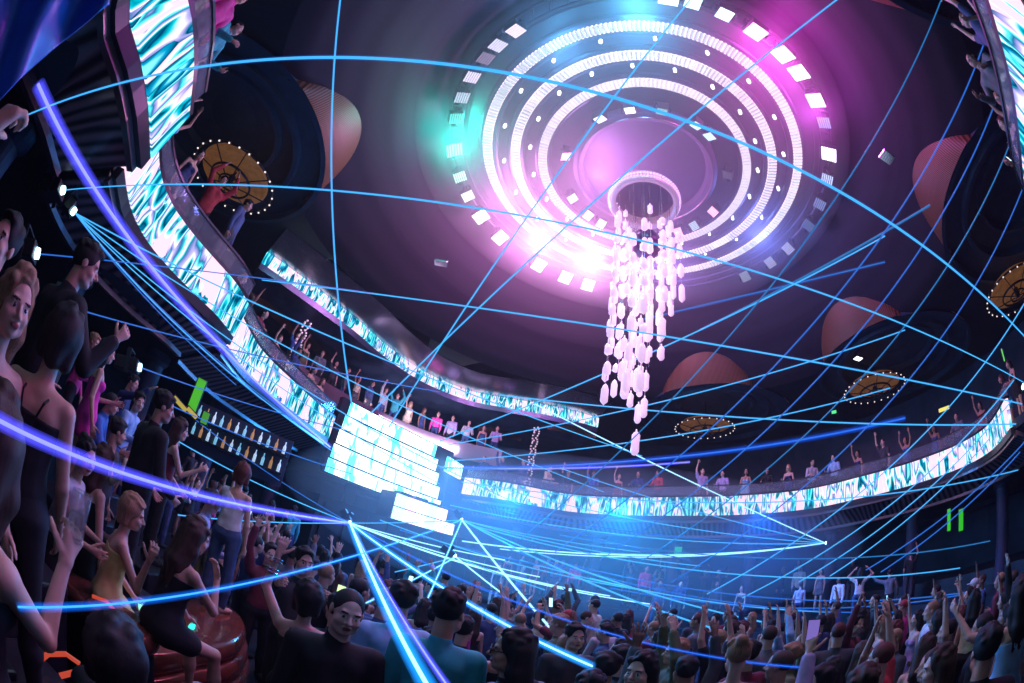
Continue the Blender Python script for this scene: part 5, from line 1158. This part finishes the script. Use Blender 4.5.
def bench(p0, p1, wd, z1, lab):
    a, b = np.array(p0), np.array(p1); d = (b-a)/np.linalg.norm(b-a); n_ = np.array([-d[1], d[0]]); t = empty('bench', (0, 0, 0)); tag(t, lab, 'bench')
    O = [a+n_*wd, a-n_*wd, b-n_*wd, b+n_*wd]; mb = MB(); rounded(mb, smooth_outline(O, 6), z1-.16, z1, .05); obj('seat_pad', mb, lea, t, smooth=True)
    c = sum(O)/4; mb = MB(); rounded(mb, smooth_outline([c+(p-c)*.9 for p in O], 6), terr(*c), z1-.17, .02); obj('base', mb, M['black'], t)
L2, L3 = w2.location, w3.location
bench((L2[0]-.02, L2[1]-.08), (L2[0]-.45, L2[1]-.22), .16, L2[2]+.52, 'bronze leather bench top under the short black dress')
bench((L3[0]+.02, L3[1]-.10), (L3[0]-.40, L3[1]-.02), .15, L3[2]+.55, 'bronze leather bench top under the gold dress')
# sofa rims at the lower left, their red light put in as glow
for pts, d, lab in (([(30, 668), (48, 654), (66, 654), (80, 664)], 2.3, 'curved red-lit metal rim at the lower left corner'), ([(92, 596), (106, 601), (116, 612)], 3.0, 'short red-lit rim beside the bare legs'), ([(60, 676), (90, 668), (120, 672)], 2.2, 'red-lit rim in front of the dark head')):
    mb = MB(); mb.tube([atd(x, y, d) for x, y in pts], .014, 8); tag(obj('glow_rim', mb, cellmat((1, .12, .06), .5)), lab, 'glowing rim')
def tumbler(loc, label, col=None, h=.11, r=.036):
    t = empty('glass', loc); tag(t, label, 'drinking glass'); mb = MB(); mb.lathe([(0, 0), (r*.85, 0), (r, h), (r-.004, h), (r*.8, .01), (0, .01)], 20); obj('bowl', mb, M['glass'], t, smooth=True)
    mb = MB(); mb.lathe([(0, .012), (r*.8, .012), (r*.88, h*.55), (0, h*.55)], 16); obj('drink', mb, col or mat('pale_drink', (.7, .5, .2), .2, trans=.3), t)
    return t
def hp(rt, J, k, off=(0, 0, 0)): return toworld(rt, J['hand'+k])+np.array(off)
tumbler(hp(w2, J2, 'L', (0, 0, -.03)), 'cup with a glowing teal drink held by the seated black dress', cellmat((.05, .9, .75), 1.6))
tumbler(hp(w3, J3, 'L', (0, 0, -.03)), 'cup glowing pale green against the gold dress', cellmat((.3, 1, .7), 1.3))
tumbler(hp(w7, J7, 'R', (0, 0, -.02)), 'tall clear tumbler held up at the lower left', mat('clear_drink', (.8, .7, .6), .1, trans=.9, alpha=.35), .14, .032)
phone(hp(w10, J10, 'L', (.06, 0, .05)), (-.2, -1, .1), (0, 0, 1), 'phone with a pale green screen held by the person in charcoal', (.6, .9, .4), 1.6, 'phones held up in the crowd')
phone(hp(h2, Jp, 'L', (0, 0, .04)), (-.75, -.6, -.1), (0, 0, 1), 'phone with a violet and blue picture held up at the lower right', (.35, .25, .9), .55)
# bracelets on the raised arm, sunglasses
mb = MB(); a = toworld(w9, J9['wrL']); b = toworld(w9, J9['elL'])
for q in (.12, .2, .45, .55):
    c = a+(b-a)*q; d = nrm(b-a); u = nrm(np.cross(d, [0, 1, .2])); v = np.cross(d, u); mb.tube([c+(u*math.cos(t)+v*math.sin(t))*.042 for t in np.linspace(0, 2*PI, 16, endpoint=False)], .007, 6, closed=True)
o = obj('bracelet', mb, M['chrome']); o.parent = w9; o.matrix_parent_inverse = w9.matrix_world.inverted()
for rt in [o for o in SC.objects if 'sunglasses' in str(o.get('label', ''))]:
    hcW = None
    for c in rt.children:
        if c.name.startswith('hair'):
            bb = [Vector(q) for q in c.bound_box]; zt = max(q.z for q in bb); S_ = 1.74/1.75; P_, J_ = body(stand(H=1.74, yaw=40)); zoff = c.location[2]
            hh = J_['h']; mb = MB()
            for s in (-1, 1): mb.tube([hh(s*.033+.022*math.cos(t), .101, .0+.018*math.sin(t)) for t in np.linspace(0, 2*PI, 12, endpoint=False)], .004, 5, closed=True); mb.add([hh(s*.033+.022*math.cos(t), .101, .0+.018*math.sin(t)) for t in np.linspace(0, 2*PI, 12, endpoint=False)], [tuple(range(12))]); mb.tube([hh(s*.055, .098, .004), hh(s*.078, .0, .004)], .003, 5)
            mb.tube([hh(-.012, .103, .004), hh(.012, .103, .004)], .003, 5); g2 = obj('sunglasses', mb, M['black'], rt); g2.location = (0, 0, zoff)
# tea light, green column, lit strip, bottles on the back bar
t = empty('tea_light', atd(62, 411, 3.6)); tag(t, 'small amber tea light glowing behind the bun', 'candle'); mb = MB(); mb.lathe([(0, 0), (.03, 0), (.034, .05), (.03, .05), (.028, .01), (0, .01)], 14); obj('holder', mb, M['glass'], t); mb = MB(); mb.lathe([(0, .012), (.012, .02), (.014, .035), (0, .06)], 10); obj('flame', mb, cellmat((1, .45, .05), 3.0), t)
def neon(px, py, d, w_, h_, col, s, lab, tilt=0):
    c = atd(px, py, d); t = empty('neon_light', c); t.rotation_euler = (0, tilt, math.atan2(-c[0], c[1])*1.0); tag(t, lab, 'light'); mb = MB(); mb.box((0, .04, 0), (w_+.04, .04, h_+.04)); obj('backing', mb, M['black'], t, bevel=.008); mb = MB(); mb.box((0, 0, 0), (w_, .03, h_)); obj('tube', mb, cellmat(col, s), t, bevel=.01)
neon(196, 397, 7.6, .16, .62, (.12, .75, .04), .6, 'leaning green light column on the left terrace wall'); neon(205, 418, 7.6, .12, .2, (.12, .6, .06), .45, 'short green light at the foot of the leaning green column')
neon(180, 404, 7.4, .30, .07, (.8, .62, .1), .6, 'small yellow lit strip left of the green column', .35); neon(192, 413, 7.4, .22, .07, (.8, .62, .1), .6, 'second yellow lit strip just below the first', .35)
neon(949, 520, 12.4, .10, .55, (.05, .8, .03), .7, 'left one of two green light bars under the right balcony'); neon(961, 520, 12.6, .14, .55, (.05, .8, .03), .6, 'right one of two green light bars, slightly broader')
neon(678, 552, 15, .25, .35, (.02, .7, .3), .6, 'green light below the far balcony, left of the fan apex'); neon(834, 412, 15, .16, .10, (.1, 1, .3), 1.0, 'tiny green exit light over the far balcony heads')
neon(944, 409, 13, .35, .10, (1, .85, .15), 1.0, 'small yellow sign over the right balcony crowd'); neon(616, 664, 4.0, .06, .24, (.6, 1, .05), 1.0, 'neon yellow strip on a wrist low in the crowd'); neon(1003, 355, 9.5, .03, .25, (.2, 1, .2), .7, 'thin green light at the right edge above the balcony')
bar = empty('back_bar', atd(238, 436, 10.2)); bar.rotation_euler = (0, 0, R_(22)); tag(bar, 'dark back bar shelf with lit bottles at the left terrace', 'bar')
for z in (0, -.42): mb = MB(); mb.box((0, .12, z), (2.4, .3, .04)); obj('shelf', mb, M['darkmetal'], bar, bevel=.005)
mb = MB(); mb.box((0, .29, -.15), (2.5, .04, 1.1)); obj('back_panel', mb, M['wall'], bar)
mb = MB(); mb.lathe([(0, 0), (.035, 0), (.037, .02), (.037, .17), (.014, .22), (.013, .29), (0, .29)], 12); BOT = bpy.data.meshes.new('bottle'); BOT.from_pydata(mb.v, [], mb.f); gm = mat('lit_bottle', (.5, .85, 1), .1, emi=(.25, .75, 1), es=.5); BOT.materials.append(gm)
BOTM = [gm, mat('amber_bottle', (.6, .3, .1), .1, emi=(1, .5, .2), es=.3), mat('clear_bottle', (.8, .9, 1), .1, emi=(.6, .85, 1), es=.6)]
bpy.context.view_layer.update(); mw = bar.matrix_world
for i in range(24):
    o = bpy.data.objects.new('bottle', BOT); COL.objects.link(o); q = mw @ Vector((-1.1+(i % 12)*.2, .12, .02 if i < 12 else -.40)); o.location = q
    o.material_slots[0].link = 'OBJECT'; o.material_slots[0].material = BOTM[i % 3]; tag(o, '%s bottle on the %s shelf of the back bar' % (['blue-lit', 'amber', 'clear'][i % 3], 'upper' if i < 12 else 'lower'), 'bottle', 'bottles on the back bar')
# satin drape and the raised hand at the top left corner
sat = mat('blue_satin', (.04, .16, .55), .35, .1, sss=0, noise=.3, nscale=3); mb = MB(); rows = []
for i in range(41):
    u = i/40; row = []
    for j in range(41):
        v = j/40; x = -60+170*u-(1-u)*0; y0, y1 = -60, 100-95*max(0, min(1, (x+0)/108))**.9
        y = y0+(y1-y0)*v; d = 1.55+.05*math.sin(u*13+v*5)+.03*math.sin(u*7-v*4)+.25*u; row.append(tuple(atd(x, y, d)))
    rows.append(row)
mb.grid(rows); o = obj('satin_drape', mb, sat, smooth=True); s_ = o.modifiers.new('thick', 'SOLIDIFY'); s_.thickness = .006; tag(o, 'dark blue satin drape hanging across the top left corner', 'drape')
rt, J = person(stand(H=1.80, arms=[dn, ((.30, .20, .95), (.0, .25, 1), dict(palm=(0, 1, 0), curl=1.15))]), dict(hair=('short', 'black'), top=('tshirt', 'black'), bottom=('trousers', 'black'), skin=3), .007, label='person cut by the left edge whose clenched fist is raised under the satin')
hx = J['handR']; W_ = atd(16, 108, 1.05); fa_ = R_(20); rt.rotation_euler = (0, 0, fa_); c, s = math.cos(fa_), math.sin(fa_); rt.location = (W_[0]-(c*hx[0]-s*hx[1]), W_[1]-(s*hx[0]+c*hx[1]), W_[2]-hx[2]); riser(rt.location[0], rt.location[1], rt.location[2])
light('SPOT', 'drape_fill', (-.3, 1.2, 6.4), (.3, .4, 1), 40, spot_size=R_(50), spot_blend=.6, aim=tuple(atd(30, 40, 1.7)), shadow_soft_size=.1)  # added fill light for the drape and the fist
